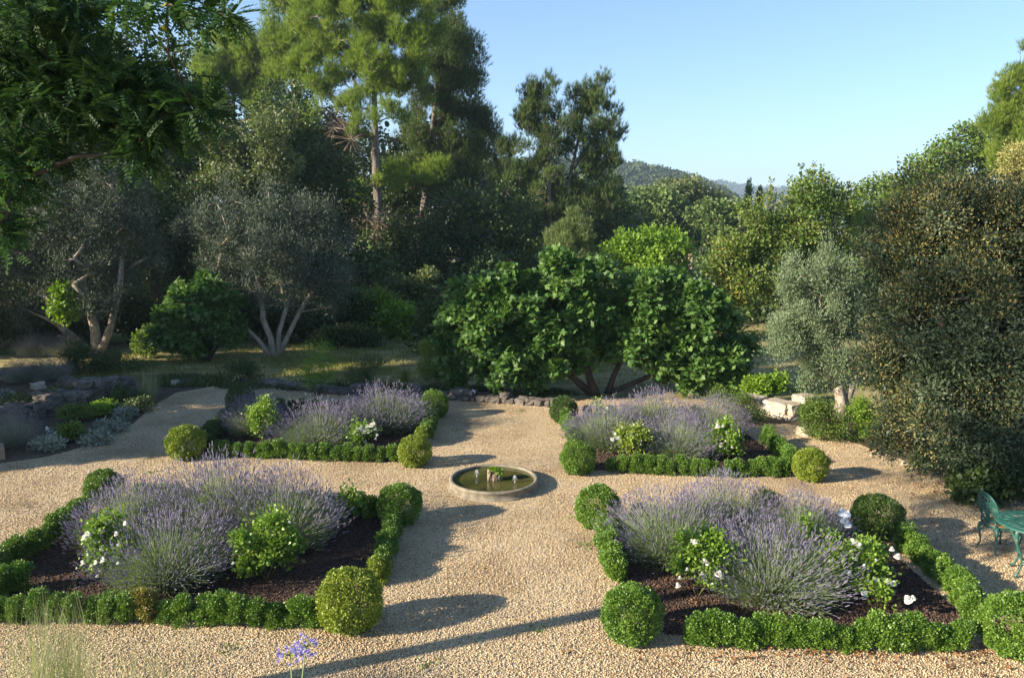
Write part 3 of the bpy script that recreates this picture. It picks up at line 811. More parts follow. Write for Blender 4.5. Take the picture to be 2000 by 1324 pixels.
# ================================================================= LAVENDER
def lavender_meshes(R_, H_, n_st, seed):
    n = n_st
    a = rng.uniform(0, 6.283, n); q = rng.random(n) ** .58
    lump = 1 + .10 * np.sin(3 * a + seed * 2.1) + .07 * np.sin(7 * a + seed) * q
    th = q * R(66) + rng.normal(size=n) * .10
    d = np.stack([np.sin(th) * np.cos(a), np.sin(th) * np.sin(a), np.cos(th)], -1) + rng.normal(size=(n, 3)) * .09
    d = norm(d)
    P = np.stack([R_ * .46 * q * np.cos(a), R_ * .46 * q * np.sin(a), .10 + rng.random(n) * .10], -1)
    L = (H_ * rng.uniform(.55, 1.04, n) ** .8) * (1 + (R_ * .72 / H_ - 1) * np.sin(th) ** 2) * lump
    tip = P + d * L[:, None]; tip[:, 2] += .06 * L - .16 * np.abs(np.sin(th)) * L; tip += rng.normal(size=(n, 3)) * .02
    k = tip[:, 2] > .07; P, tip, d, L = P[k], tip[k], d[k], L[k]; m = len(P)
    stem = scatter('stems', P, tip - P, rdir(m), np.linalg.norm(tip - P, axis=1), tmpl([(0, 1, 0), (0, -1, 0), (.55, .8, 12.), (.55, -.8, 12.), (1, 0, 0)], [(0, 1, 3), (0, 3, 2), (2, 3, 4)]), W=np.full(m, .0030))
    sd = norm(tip - P) + rng.normal(size=(m, 3)) * .20 + np.array([0, 0, .35])
    sl = rng.uniform(.04, .10, m)
    fl = scatter('flower_spikes', tip - norm(sd) * .01, sd, rdir(m), sl, t_spike(), W=np.full(m, .066) * rng.uniform(.8, 1.2, m))
    # leaves: narrow, grey green, a dome below the stems
    nl = int(n * 4.2); a = rng.uniform(0, 6.283, nl); q = rng.random(nl) ** .5; th = q * R(88)
    e = np.stack([np.sin(th) * np.cos(a), np.sin(th) * np.sin(a), np.cos(th)], -1)
    rad = rng.uniform(.35, 1.0, nl)
    Q = e * rad[:, None] * np.array([R_ * .80, R_ * .80, H_ * .60]) + np.array([0, 0, .03])
    D = e + rng.normal(size=(nl, 3)) * .35 + np.array([0, 0, .5])
    lf = scatter('foliage', Q, D, rdir(nl), rng.uniform(.06, .13, nl), t_blade(.10, .1))
    return stem, fl, lf
LAV = [lavender_meshes(.92, .95, 2100, i) for i in range(5)]
def lavender(x, y, s, label, k, rz=0, sz=None, grp='lavender bushes in the four beds'):
    t = thing('lavender_bush', label, 'lavender', (x, y, .012), rz=rz, group=grp, scale=(s, s, sz or s))
    st, fl, lf = LAV[(k + int(rz * 3)) % 5]
    part('foliage', lf, 'lavender_leaf', t); part('stems', st, 'lavender_stem', t); part('flower_spikes', fl, 'lavender_flower', t, kind='stuff')
lavender(-5.3, 10.45, .9, 'lavender bush spreading over the left side of the near left bed', 0, .4, .84)
lavender(-4.25, 10.75, 1.0, 'tallest lavender at the back centre of the near left bed', 1, 2., 1.04)
lavender(-3.25, 10.45, .95, 'lavender leaning toward the path hedge in the near left bed', 2, 1., .94)
lavender(-4.35, 9.35, .95, 'foreground lavender between the two roses of the near left bed', 0, 3.3, .80)
lavender(-3.95, 15.35, .95, 'grey green lavender at the centre of the far left bed', 1, .8, .80)
lavender(-2.8, 16.5, 1.02, 'tall lavender behind the white blooms in the far left bed', 2, 2.5, .88)
lavender(-3.35, 16.0, .72, 'small lavender joining the two bigger ones in the far left bed', 2, 3.4, .7)
lavender(-5.5, 16.2, .72, 'small dim lavender beside the tall leafy rose, far left bed', 0, 4.1, .8)
lavender(1.95, 15.25, .92, 'lavender leaning over the path side hedge of the far right bed', 2, .2, .82)
lavender(3.25, 14.55, .82, 'foreground centre lavender of the far right bed between two roses', 0, 1.9, .76)
lavender(3.05, 16.2, .92, 'purple lavender at the back centre of the far right bed', 1, 3.1, .84)
lavender(4.25, 16.0, .82, 'lavender at the back right of the far right bed', 2, 4.9, .76)
lavender(2.2, 10.1, .98, 'lavender spilling toward the path in the near right bed', 1, 4., .78)
lavender(3.15, 8.95, 1.0, 'big foreground lavender in the middle of the near right bed', 2, 5.6, .78)
lavender(3.05, 10.75, .80, 'tall lavender left of the dark cone conifer', 0, 5.2, .80)
lavender(4.0, 10.3, .72, 'shaded lavender between the dark conifer and the pale blooms', 1, 2.2, .72)

# ================================================================= ROSES
def bloom_mesh(r=.045, seed=0):
    rg = random.Random(seed); mb = MB()
    for ring, (cnt, rad, lift, curl) in enumerate([(6, 1.0, .0, .15), (6, .85, .15, .4), (5, .62, .3, .7), (4, .4, .42, .9)]):
        for i in range(cnt):
            a = 6.283 * (i + .5 * ring) / cnt + rg.uniform(-.15, .15); w = 6.283 / cnt * .62
            rows = []
            for t in (0, .4, .8, 1.0):
                row = []
                for s in (-1, -.4, .4, 1):
                    rr = r * rad * (t ** .8) * (1 - .12 * abs(s)) ; zz = r * (lift + (1.2 * curl) * t * t * .8 - (.15 if t == 1 else 0)) - (0.1 * r * abs(s) if t > .5 else 0)
                    ang = a + s * w * (.45 + .55 * t); row.append((rr * math.cos(ang), rr * math.sin(ang), zz + rg.uniform(-.03, .03) * r))
                rows.append(row)
            v = [p for row in rows for p in row]
            mb.add(v, [(i_ * 4 + j, i_ * 4 + j + 1, i_ * 4 + j + 5, i_ * 4 + j + 4) for i_ in range(3) for j in range(3)])
    me = mb.mesh('bloom')
    a = me.attributes.new('tint', 'FLOAT', 'POINT'); a.data.foreach_set('value', np.random.default_rng(seed).random(len(me.vertices)).astype(np.float32))
    return me
BLOOMS = [bloom_mesh(.05, i) for i in range(4)]
for b in BLOOMS: b.materials.append(MATS['petal'])
def rose(x, y, ells, label, lmat='rose_leaf', n=2600, blooms=(), bmat='petal', bs=.78, nc=16, rr=(.10, .17), leaf=.05, name='rose_bush', cat='rose', bloom_px=True, group='rose bushes among the lavender'):
    t = thing(name, label, cat, (x, y, .012), group=group)
    cl = env_clumps(ells, nc, rr, .9, .5, .3, zmin=.1)
    stems = [([(0.03 * math.cos(a), .03 * math.sin(a), 0), (.10 * math.cos(a), .10 * math.sin(a), .14)], .008) for a in (0, 1.3, 2.5, 3.9, 5.1)]
    part('stems', skeleton(stems, [c for c, _ in cl], rmin=.0035, sides=4, wig=.06, name='stems'), 'rose_stem', t)
    part('foliage', leafy('foliage', cl, int(n * 1.15), leaf * .86, t_leaf_round(.7), out=.8, up=.2, rnd=.8, nup=.9, hollow=.95, tmix=.35, fuzz=.38), lmat, t)
    for i, b in enumerate(blooms):      # b: (photo px, py, distance Y) or local
        p = A(b[0], b[1], b[2]); s = bs * (b[3] if len(b) > 3 else 1) * random.uniform(.85, 1.15)
        o = part('bloom', BLOOMS[i % 4], bmat, t)
        o.location = (p[0] - x, p[1] - y, p[2] - .012); o.scale = (s,) * 3
        o.rotation_euler = (random.uniform(-.1, .7), random.uniform(-.5, .3), random.uniform(0, 6))
    return t
noise_mat('rose_stem', [(.07, .09, .03, .3), (.14, .13, .05, .7)], 10, 4, .7, .1, .3)
rose(-5.05, 9.25, [(.0, .15, .48, .30, .25, .32), (-.12, -.1, .2, .26, .2, .16)], 'rose with white blooms at the left foreground of the near left bed',
     blooms=[(172, 1045, 9.2, 1.1), (183, 1036, 9.3), (165, 1052, 9.15), (245, 1022, 9.3, .8), (228, 1043, 9.2, .9), (230, 1065, 9.0, .6), (163, 1100, 8.95, 1.1), (178, 1106, 8.9, .7), (188, 1099, 8.9, .9), (202, 1095, 8.9, 1.15), (150, 1110, 8.9, .5), (172, 1083, 8.95, .5), (190, 1125, 8.85, .5), (230, 1100, 8.85, .6)], n=3400, nc=20)
rose(-3.1, 9.35, [(0, 0, .5, .38, .28, .36), (-.15, -.1, .18, .3, .2, .15)], 'leafy rose bush without blooms, right part of the near left bed', blooms=[(565, 1020, 9.3, .5), (455, 1100, 8.9, .6)], n=4200, nc=24)
rose(-2.42, 11.1, [(0, 0, .35, .16, .14, .25)], 'small rose with pale blooms beside the back hedge, near left bed', blooms=[(638, 972, 11.0, .7), (658, 997, 10.9, .8), (660, 985, 11, .5)], bmat='petal_cool', n=700, nc=7)
rose(-5.0, 15.3, [(0, 0, .62, .26, .22, .34), (-.1, 0, .25, .25, .2, .2)], 'tall leafy rose in the left part of the far left bed', n=2600, nc=16, lmat='rose_leaf')
rose(-3.05, 14.95, [(0, 0, .28, .32, .2, .24)], 'low rose crowded with white blooms in the far left bed',
     blooms=[(693 + dx, 838 + dy, 14.8, s) for dx, dy, s in [(0, 8, 1.1), (12, 0, 1.2), (22, 3, 1.1), (32, -6, 1.2), (38, -10, .9), (28, 6, 1.2), (8, 10, .9), (40, 2, .8), (44, 12, .7), (20, 26, .7), (34, 32, .6), (12, 34, .6), (3, 2, 1), (18, 10, 1.2), (26, -4, 1), (40, 20, .6)]], n=1500, nc=12, bs=1.15)
rose(2.3, 14.35, [(0, 0, .36, .36, .24, .28)], 'yellow leaved rose near the path in the far right bed', lmat='rose_leaf_yellow',
     blooms=[(1200, 850, 14.2, 1.2), (1207, 857, 14.15, 1.1), (1196, 858, 14.1, 1), (1232, 848, 14.2), (1238, 830, 14.3, .7), (1252, 862, 14.1, .7), (1251, 870, 14.1, .7), (1215, 835, 14.3, .6), (1256, 830, 14.3, .7)], n=2600, nc=18)
rose(1.95, 16.0, [(0, 0, .55, .2, .2, .3)], 'rose with a pale bloom rising through lavender, far right bed', blooms=[(1186, 800, 15.6, 1.3), (1182, 806, 15.6, .8)], n=500, nc=6)
rose(4.05, 14.3, [(0, 0, .38, .34, .24, .32)], 'green rose with white blooms at the right of the far right bed',
     blooms=[(1402, 834, 14.2, 1.3), (1412, 832, 14.2, 1.0), (1428, 832, 14.3, .8), (1419, 845, 14.2, .8), (1432, 860, 14.1, 1.1), (1417, 862, 14.1, .7), (1408, 870, 14.1, 1.2), (1400, 867, 14.1, .7), (1429, 874, 14, .6), (1400, 829, 14.3, .8)], n=3000, nc=20)
rose(2.25, 8.9, [(.05, .05, .46, .36, .26, .30), (0, -.1, .15, .3, .2, .12)], 'bright green rose with white blooms, left part of the near right bed',
     blooms=[(1358, 1060, 8.8, 1.1), (1352, 1058, 8.85, .8), (1378, 1097, 8.7, 1.1), (1382, 1100, 8.7, .8), (1403, 1122, 8.6, 1.3), (1371, 1121, 8.65, .8), (1342, 1113, 8.6, .7), (1325, 1145, 8.5, .9), (1328, 1130, 8.5, .8), (1410, 1130, 8.6, .8)], n=4400, nc=26)
rose(4.05, 8.95, [(.05, .1, .42, .46, .3, .28), (.2, -.3, .2, .36, .25, .16)], 'bright green rose dotted with white blooms, right part of the near right bed',
     blooms=[(1669, 1061, 8.9, 1.5), (1676, 1067, 8.85, 1.1), (1742, 1074, 8.8, .9), (1752, 1088, 8.8, 1), (1672, 1094, 8.7, .7), (1658, 1121, 8.6, 1), (1687, 1107, 8.7, .9), (1697, 1138, 8.55, .9), (1711, 1134, 8.6, 1), (1735, 1138, 8.55, 1.1), (1745, 1140, 8.55, 1), (1687, 1159, 8.4, 1.1), (1775, 1172, 8.3, 1.3), (1783, 1168, 8.3, .9), (1712, 1095, 8.7, .6)], n=5200, nc=30)
rose(3.95, 9.9, [(0, 0, .35, .16, .14, .26)], 'shaded rose with pale blue white blooms next to the dark ball', blooms=[(1645, 1002, 9.85, 1.4), (1655, 1005, 9.8, 1.2), (1650, 1018, 9.8, 1.5), (1656, 1026, 9.75, 1.3), (1640, 998, 9.9, .9)], bmat='petal_cool', n=500, nc=6, bs=.85)

# ================================================================= FOUNTAIN
FX, FY = -.31, 12.88
ft = thing('fountain', 'round low stone fountain basin with green water at the crossing of paths', 'fountain', (FX, FY, 0))
m = MB(); m.lathe([(.80, -.01), (.80, .02), (.775, .03), (.757, .04), (.752, .10), (.765, .115), (.768, .14), (.75, .155), (.715, .157), (.70, .145), (.695, .08)], 64, wob=.004); part('rim', m.mesh('rim'), 'basin_stone', ft)
m = MB(); m.lathe([(.697, .13), (.68, .09), (.60, .04), (.0, .03)], 64); part('basin', m.mesh('basin'), 'basin_inner', ft)
m = MB(); m.lathe([(.692, .108), (.0001, .108)], 64); w_ = m.mesh('water', False); part('water', w_, 'pond_water', ft)
m = MB()
for c, d, rz in [((-.08, .0, .18), (.06, .11, .2), .1), ((.0, .03, .17), (.09, .09, .17), .5), ((.07, .0, .18), (.08, .11, .18), -.2), ((.02, -.05, .16), (.08, .05, .12), .2), ((.11, .03, .16), (.06, .09, .13), .2), ((-.03, .02, .26), (.10, .08, .04), 0)]:
    m.stone(c, d, rz)
blk = part('stone_block', m.mesh('stone_block', False), 'block_stone', ft)
for (jx, jy) in ((-.30, .18), (.36, -.12)):
    m = MB()
    m.lathe([(.012, 0), (.005, .02), (.003, .07), (.006, .09), (.002, .095)], 8, c=(jx, jy, .105))
    for a in range(9):
        t_ = a * .698
        m.tube([(jx, jy, .22), (jx + .015 * math.cos(t_), jy + .015 * math.sin(t_), .228), (jx + .03 * math.cos(t_), jy + .03 * math.sin(t_), .19), (jx + .038 * math.cos(t_), jy + .038 * math.sin(t_), .14)], [.0025, .0025, .002, .0015], 4)
    part('water_jet', m.mesh('water_jet'), 'water_jet', ft)
pl = thing('creeping_plant', 'small yellow green plant growing on the stone block in the fountain', 'plant', (FX, FY, .2))
part('foliage', leafy('foliage', [(np.array([.04, .0, .08]), np.array([.08, .06, .05])), (np.array([.1, -.02, .04]), np.array([.06, .06, .05])), (np.array([-.04, .03, .09]), np.array([.05, .05, .04]))], 500, .03, t_leaf_round(.8), hollow=.8), 'bright_leaf', pl)
m = MB()
for a in (0, 2, 4): m.tube([(0, 0, .03), (.05 * math.cos(a), .04 * math.sin(a), .08)], [.004, .002], 4)
part('stems', m.mesh('stems'), 'rose_stem', pl)

# ================================================================= IRON FURNITURE
def legpath(x, y, h, ox, oy):
    """cabriole leg: out at the knee, in, out at the foot"""
    return [(x, y, h), (x + ox * .035, y + oy * .035, h - .06), (x + ox * .05, y + oy * .05, h * .72), (x + ox * .02, y + oy * .02, h * .38), (x + ox * .015, y + oy * .015, h * .16), (x + ox * .045, y + oy * .045, h * .03), (x + ox * .065, y + oy * .065, .008)]
def iron_chair(x, y, rz, label):
    t = thing('garden_chair', label, 'chair', (x, y, .01), rz, 'green iron garden furniture', scale=.93)
    # faces +y; back at -y
    m = MB()
    m.lathe([(.0, .425), (.19, .425), (.20, .42), (.205, .41), (.20, .40), (.18, .398), (.0, .40)], 32); m.ring((0, 0, .41), .205, .013, n=36)
    part('seat', m.mesh('seat'), 'seat_wood', t)
    m = MB()
    m.ring((0, 0, .405), .213, .014, n=36)
    for i in range(14):
        a = i * .4488; p0 = Vector((.213 * math.cos(a), .213 * math.sin(a), .40)); p1 = Vector((.213 * math.cos(a + .449), .213 * math.sin(a + .449), .40)); md = (p0 + p1) / 2 + Vector((0, 0, -.055))
        m.tube([p0, md + (p0 - md) * .2, md + (p1 - md) * .2, p1], [.007, .01, .01, .007], 5)
        m.ring((md.x, md.y, .372), .014, .005, ax=(math.cos(a), math.sin(a), 0), n=10, sides=4)
    part('apron', m.mesh('apron'), 'green_iron', t)
    for (sx, sy) in ((1, 1), (-1, 1), (1, -1), (-1, -1)):
        m = MB(); P = legpath(sx * .15, sy * .15, .40, sx * .8, sy * .8); m.tube(P, [.026, .028, .020, .013, .011, .013, .017], 8)
        # pierced knee bracket
        m.tube([P[0], (sx * .09, sy * .17, .35), (sx * .14, sy * .17, .27), P[2]], [.010, .009, .009, .008], 5)
        m.tube([P[0], (sx * .17, sy * .09, .35), (sx * .17, sy * .14, .27), P[2]], [.010, .009, .009, .008], 5)
        m.ring((sx * .158, sy * .158, .325), .018, .006, ax=(sx, sy, 0), n=12, sides=4)
        part('leg', m.mesh('leg'), 'green_iron', t)
    # balloon back, leaning a little: ellipse in the x/z plane
    tilt = R(12); c = Vector((0, -.235, .66)); up = Vector((0, -math.sin(tilt), math.cos(tilt))); nrm = Vector((0, math.cos(tilt), math.sin(tilt)))
    def bp(u, v, curve=1.): return c + Vector((1, 0, 0)) * u + up * v + nrm * (.6 * u * u * curve)
    fr = MB(); pts = []
    for i in range(41):
        a = 2 * math.pi * i / 40; u = .205 * math.sin(a) * (1 - .12 * (math.cos(a) < 0) * abs(math.cos(a))); v = .235 * math.cos(a)
        pts.append(bp(u, v))
    fr.tube(pts, [.015] * 41, 7, cap=False)
    pts = [bp(.172 * math.sin(2 * math.pi * i / 40), .20 * math.cos(2 * math.pi * i / 40)) for i in range(41)]
    fr.tube(pts, [.008] * 41, 5, cap=False)
    for s in (-1, 1): fr.tube([bp(s * .14, -.18), (s * .15, -.19, .43), (s * .15, -.16, .40)], [.015, .015, .014], 7)
    bf = part('back_frame', fr.mesh('back_frame'), 'green_iron', t)
    # pierced panel: plate with holes between frame and vase splat
    pn = MB()
    nu, nv = 26, 30
    holes = [(0, .11, .028), (.06, .07, .02), (-.06, .07, .02), (.10, .0, .02), (-.10, .0, .02), (.0, .02, .02), (.055, -.03, .016), (-.055, -.03, .016), (.09, -.08, .018), (-.09, -.08, .018), (.04, .15, .013), (-.04, .15, .013), (.12, .07, .014), (-.12, .07, .014), (.03, -.1, .012), (-.03, -.1, .012), (.075, .125, .014), (-.075, .125, .014)]
    U = np.linspace(-.19, .19, nu + 1); Vv = np.linspace(-.21, .21, nv + 1)
    for s_, off in ((1, .005), (-1, -.005)):
        for i in range(nu):
            for j in range(nv):
                uc = (U[i] + U[i + 1]) / 2; vc = (Vv[j] + Vv[j + 1]) / 2
                if (uc / .195) ** 2 + (vc / .225) ** 2 > 1: continue
                if any((uc - h[0]) ** 2 + (vc - h[1]) ** 2 < h[2] ** 2 for h in holes): continue
                if vc < -.02 and .045 < abs(uc) and abs(uc) < .135 - .25 * max(0, -vc - .1): 
                    if not (abs(vc + .055) < .01): continue
                q = [bp(U[i], Vv[j]) + nrm * off, bp(U[i + 1], Vv[j]) + nrm * off, bp(U[i + 1], Vv[j + 1]) + nrm * off, bp(U[i], Vv[j + 1]) + nrm * off]
                pn.add(q, [(0, 1, 2, 3) if s_ > 0 else (3, 2, 1, 0)])
    for h in holes[:11]: pn.ring(bp(h[0], h[1]), h[2] * 1.1, .005, ax=tuple(nrm), n=12, sides=4)
    for s in (-1, 1):
        pn.tube([bp(s * .02, -.2), bp(s * .035, -.1), bp(s * .05, -.02), bp(s * .09, .05), bp(s * .13, .08)], [.008] * 5, 5)
    part('back_panel', pn.mesh('back_panel', False), 'green_iron', t)
    return t
cx_, cy_ = G(1948, 1074)
iron_chair(cx_, cy_, R(-84), 'green cast iron chair with oval pierced back, fully in view')
c2x, c2y = G(2040, 1035)
iron_chair(c2x, c2y, R(-150), 'green iron chair behind the table, cut by the photo edge')
tx_, ty_, _ = A(2021, 1010, 9.9); tx_, ty_ = G(2022, 1021, .70)
tb = thing('garden_table', 'round green cast iron table with mottled top at the photo edge', 'table', (tx_, ty_, .01), group='green iron garden furniture')
m = MB(); m.lathe([(.0, .695), (.40, .695), (.425, .69), (.435, .68), (.43, .665), (.40, .66), (.0, .66)], 48); m.ring((0, 0, .678), .432, .014, n=48); m.ring((0, 0, .697), .36, .005, n=48, sides=4); m.ring((0, 0, .697), .2, .005, n=40, sides=4)
for i in range(16):
    a = i * .3927
    m.tube([(.2 * math.cos(a), .2 * math.sin(a), .698), (.28 * math.cos(a + .1), .28 * math.sin(a + .1), .699), (.36 * math.cos(a), .36 * math.sin(a), .698)], [.004] * 3, 4)
part('tabletop', m.mesh('tabletop'), 'green_iron', tb)
m = MB(); m.ring((0, 0, .63), .27, .012, n=36)
for i in range(18):
    a = i * .349; m.ring((.28 * math.cos(a), .28 * math.sin(a), .60), .026, .006, ax=(math.cos(a), math.sin(a), 0), n=12, sides=4)
m.ring((0, 0, .22), .15, .009, n=28)
part('apron', m.mesh('apron'), 'green_iron', tb)
for i in range(4):
    a = R(200) + i * 1.5708; c_, s_ = math.cos(a), math.sin(a)
    m = MB(); m.tube([(.25 * c_, .25 * s_, .665), (.31 * c_, .31 * s_, .60), (.30 * c_, .30 * s_, .48), (.20 * c_, .20 * s_, .30), (.17 * c_, .17 * s_, .18), (.22 * c_, .22 * s_, .05), (.27 * c_, .27 * s_, .008)], [.03, .028, .02, .014, .012, .013, .02], 8)
    m.tube([(.27 * c_, .27 * s_, .6), (.21 * c_, .21 * s_, .52), (.26 * c_, .26 * s_, .42)], [.01, .009, .008], 5)
    m.tube([(.18 * c_, .18 * s_, .22), (.08 * c_, .08 * s_, .24), (0, 0, .22)], [.009] * 3, 5)
    part('leg', m.mesh('leg'), 'green_iron', tb)
# ================================================================= TREES
def ell_px(px, py, Y, rx_px, ry_px, ry=None, base=(0, 0, 0)):
    """ellipsoid whose centre is seen at px,py at distance Y, half sizes from photo pixels"""
    c = A(px, py, Y); s = Y / FPX
    rx = rx_px * s; rz = ry_px * s
    return (c[0] - base[0], c[1] - base[1], c[2] - base[2], rx, ry if ry else rx * .8, rz)

def gz(y, x=0):   # ground height in the back
    return -1.6 * min(1, max(0, (y - 34) / 60)) * min(1, max(0, (x + 20) / 30))

def tree_px(name, label, cat, bx, Y, ells, ncl, rr, n, size, tm, lmat, bark, tr=.12, squash=.8, surf=.6, th=None, tops=None, group=None, minsep=.55, **k):
    """bx: photo px of the trunk base; ells: list of (px,py,dY,rx,ry)"""
    X = A(bx, 500, Y)[0]; z0 = gz(Y, X); base = (X, Y, z0)
    E_ = [ell_px(e[0], e[1], Y + e[2], e[3], e[4], e[5] if len(e) > 5 else None, base) for e in ells]
    cl = env_clumps(E_, ncl, rr, squash, surf, minsep, zmin=k.pop('zmin', .3))
    zt = max(e[2] for e in E_); zc = E_[0]
    if tops is None:
        th = th or zc[2] * .8
        tops = [[(0, 0, -.2), (random.uniform(-.1, .1), 0, th * .35), (zc[0] * .5, zc[1] * .3, th * .75), (zc[0] * .8, zc[1] * .5, th)]]
    trunks = [(p, tr * (1 if i == 0 else .8)) for i, p in enumerate(tops)]
    return make_tree(name, label, cat, base, trunks, cl, n, size, tm, lmat, bark, group=group, **k)

LF = t_leaf(.5, .12, .1); LR = t_leaf_round(.75); OL = t_leaf(.28, .04, .1)

# ---- the near tree whose boughs hang into the top left of the picture
rb = (-7.0, 5.35, 0)
def robinia():
    t = thing('robinia_tree', 'near tree with dark feathery hanging leaves filling the top left corner', 'tree', rb)
    ells = [(.1, 1.7, 8.9, 2.6, 3.0, 3.5)]
    cl = env_clumps(ells, 74, (.5, .85), .7, .6, .5, zmin=5.4)
    hang = []
    # boughs seen in the frame: px, py, distance, radius px, ry px
    for (px, py, Y, rx, ry) in [(60, 60, 6.6, 110, 80), (150, 10, 6.2, 70, 50), (20, 190, 6.8, 90, 90), (130, 180, 6.6, 110, 90), (235, 160, 6.4, 100, 70), (90, 110, 7.0, 100, 60),
                                (300, 240, 6.5, 80, 60), (380, 215, 6.3, 60, 45), (270, 300, 6.4, 45, 30), (330, 10, 5.2, 80, 25), (400, 25, 5.0, 50, 28), (30, 330, 6.4, 70, 70), (10, 430, 6.2, 45, 60), (95, 290, 6.5, 60, 30), (210, 235, 6.7, 90, 40), (40, 20, 6.0, 100, 40), (290, 180, 6.8, 60, 40), (260, 5, 5.6, 60, 18), (450, 30, 4.9, 30, 18)]:
        c = np.array(A(px, py, Y)) - np.array(rb); s = Y / FPX
        hang.append((c, np.array([rx * s, rx * s * .9, ry * s])))
    allc = cl + hang
    tr = [([(0, 0, -.1), (.03, .02, 1.5), (-.02, .05, 3.2), (.15, .2, 5.0), (.5, .7, 6.6), (.9, 1.4, 8.2)], .115)]
    part('trunk', skeleton(tr, [c for c, _ in allc], rmin=.005, sides=6, wig=.1, power=.75), 'oak_bark', t)
    P, d, ct = clump_points(cl, 11000, .85, .1)
    P2, d2, ct2 = clump_points(hang, 5000, .95, .1, .3)
    P = np.concatenate([P, P2]); d = np.concatenate([d, d2]); m = len(P)
    D = d * .6 + rng.normal(size=(m, 3)) * .6 + np.array([.2, 0, -.12])
    N = rng.normal(size=(m, 3)) * .45 + np.array([0, 0, 1])
    part('crown', scatter('crown', P, D, N, rng.uniform(.11, .20, m), t_pinnate(5, .20, .23), rng.random(m)), 'robinia_leaf', t)
    P3 = rng.choice(m, 60); 
    part('yellowed_leaves', scatter('yellowed', P[P3], D[P3], N[P3], .06, t_leaf_round(.7)), 'yellow_leaf', t)
leaf_mat('yellow_leaf', [(.30, .26, .03), (.42, .30, .04)], .3, .5, .3)
robinia()

# ---- Aleppo pines
NT = t_needles(12, .60, .056, 3)
def pine(label, bx, Y, crown, trunk, tr, n, size, lmat, ncl, rr=(.6, 1.1), bare=(), ntw=900, kw=None, group='tall pines behind the garden', squash=1.15, twL=1.4, minsep=.5, surf=.4):
    X = A(bx, 500, Y)[0]; z0 = gz(Y, X); base = (X, Y, z0)
    E_ = [ell_px(e[0], e[1], Y + e[2], e[3], e[4], None, base) for e in crown]
    cl = env_clumps(E_, ncl, rr, squash, surf, minsep, zmin=1.5)
    T = []
    for ti, tk in enumerate(trunk):
        pts = []
        for (px, py) in tk:
            a = A(px, py, Y); pts.append((a[0] - X, 0, a[2] - z0))
        if ti == 0: pts = [(pts[0][0], 0, -.3)] + pts
        T.append((pts, tr * (1 if ti == 0 else .7)))
    t = thing('pine_tree', label, 'pine', base, group=group)
    barec = []
    if bare:
        Eb = [ell_px(e[0], e[1], Y + e[2], e[3], e[4], None, base) for e in bare]
        barec = env_clumps(Eb, 26, (.7, 1.1), .6, .7, .4, zmin=1.)
    part('trunk', skeleton(T, [c for c, _ in cl] + [c for c, _ in barec], rmin=.018, sides=6, wig=.14, upbias=.8), 'pine_bark', t)
    part('crown', leafy('crown', cl, n, size, NT, **(kw or dict(out=.55, up=.95, rnd=.45, nup=.1, hollow=.75, tmix=.35))), lmat, t)
    part('twigs', twigs('twigs', cl + barec * 3, ntw, twL, .014, up=.1, bend=-.06), 'bark_twig', t, kind='stuff')
    return t
pine('tall sunlit yellow green pine with a pale bare trunk, centre left', 747, 46,
     [(700, 60, 0, 130, 110), (640, 90, 0, 80, 100), (790, 50, 0, 80, 80), (770, 120, -1, 90, 80), (645, 190, 0, 55, 50), (730, 30, 0, 110, 90), (720, 230, -1, 60, 45), (800, 190, -.5, 55, 60), (735, -60, 0, 110, 80), (600, 40, 1, 60, 110), (660, 120, 1, 80, 80), (745, 300, -1.5, 30, 18), (800, 335, -2, 75, 35), (730, 370, -2, 50, 22), (575, 245, -1, 28, 25), (850, 330, -2, 45, 22), (690, 385, -2, 25, 12)],
     [[(750, 570), (742, 470), (738, 390), (732, 300), (733, 240), (730, 150), (728, 60), (726, -60)]], .27, 30000, .32, 'pine_needle', 250, (.28, .66),
     bare=[(700, 270, 0, 90, 40), (760, 420, -1, 90, 35), (640, 330, 0, 50, 40), (690, 210, 0, 60, 35)], ntw=2600)
pine('shade darkened pine behind the sunlit one, its crown against the open sky', 818, 53,
     [(880, 60, 0, 55, 70), (860, 170, 0, 90, 70), (900, 260, 0, 65, 45), (940, 230, 0, 35, 30), (850, 250, 0, 70, 60), (880, 120, 0, 60, 60), (930, 310, -1, 60, 45), (860, 0, 0, 50, 50), (830, 330, 0, 60, 40), (900, 350, -1, 70, 35)],
     [[(815, 540), (824, 440), (834, 360), (842, 280), (850, 200), (858, 100), (862, 0)]], .30, 22000, .34, 'pine_needle_dark', 180, (.4, .85), bare=[(900, 380, -1, 80, 25)], ntw=1500)
pine('sunlit pine standing farther left, top fringed against blue sky', 450, 56,
     [(450, 130, 0, 70, 60), (420, 170, 0, 45, 50), (500, 150, 0, 50, 70), (520, 200, 0, 45, 40), (470, 90, 0, 40, 35)],
     [[(455, 560), (452, 400), (455, 250), (458, 120)]], .26, 15000, .34, 'pine_needle', 120, (.4, .8), ntw=900)
pine('pine with grey green fringed top reaching out of the photo, left of the tallest', 575, 54,
     [(560, 60, 0, 45, 70), (585, -20, 0, 60, 60), (590, 110, 0, 50, 60), (545, 120, 0, 30, 40)],
     [[(580, 560), (578, 400), (575, 250), (575, 30)]], .26, 13000, .34, 'pine_needle', 110, (.4, .8), ntw=900)
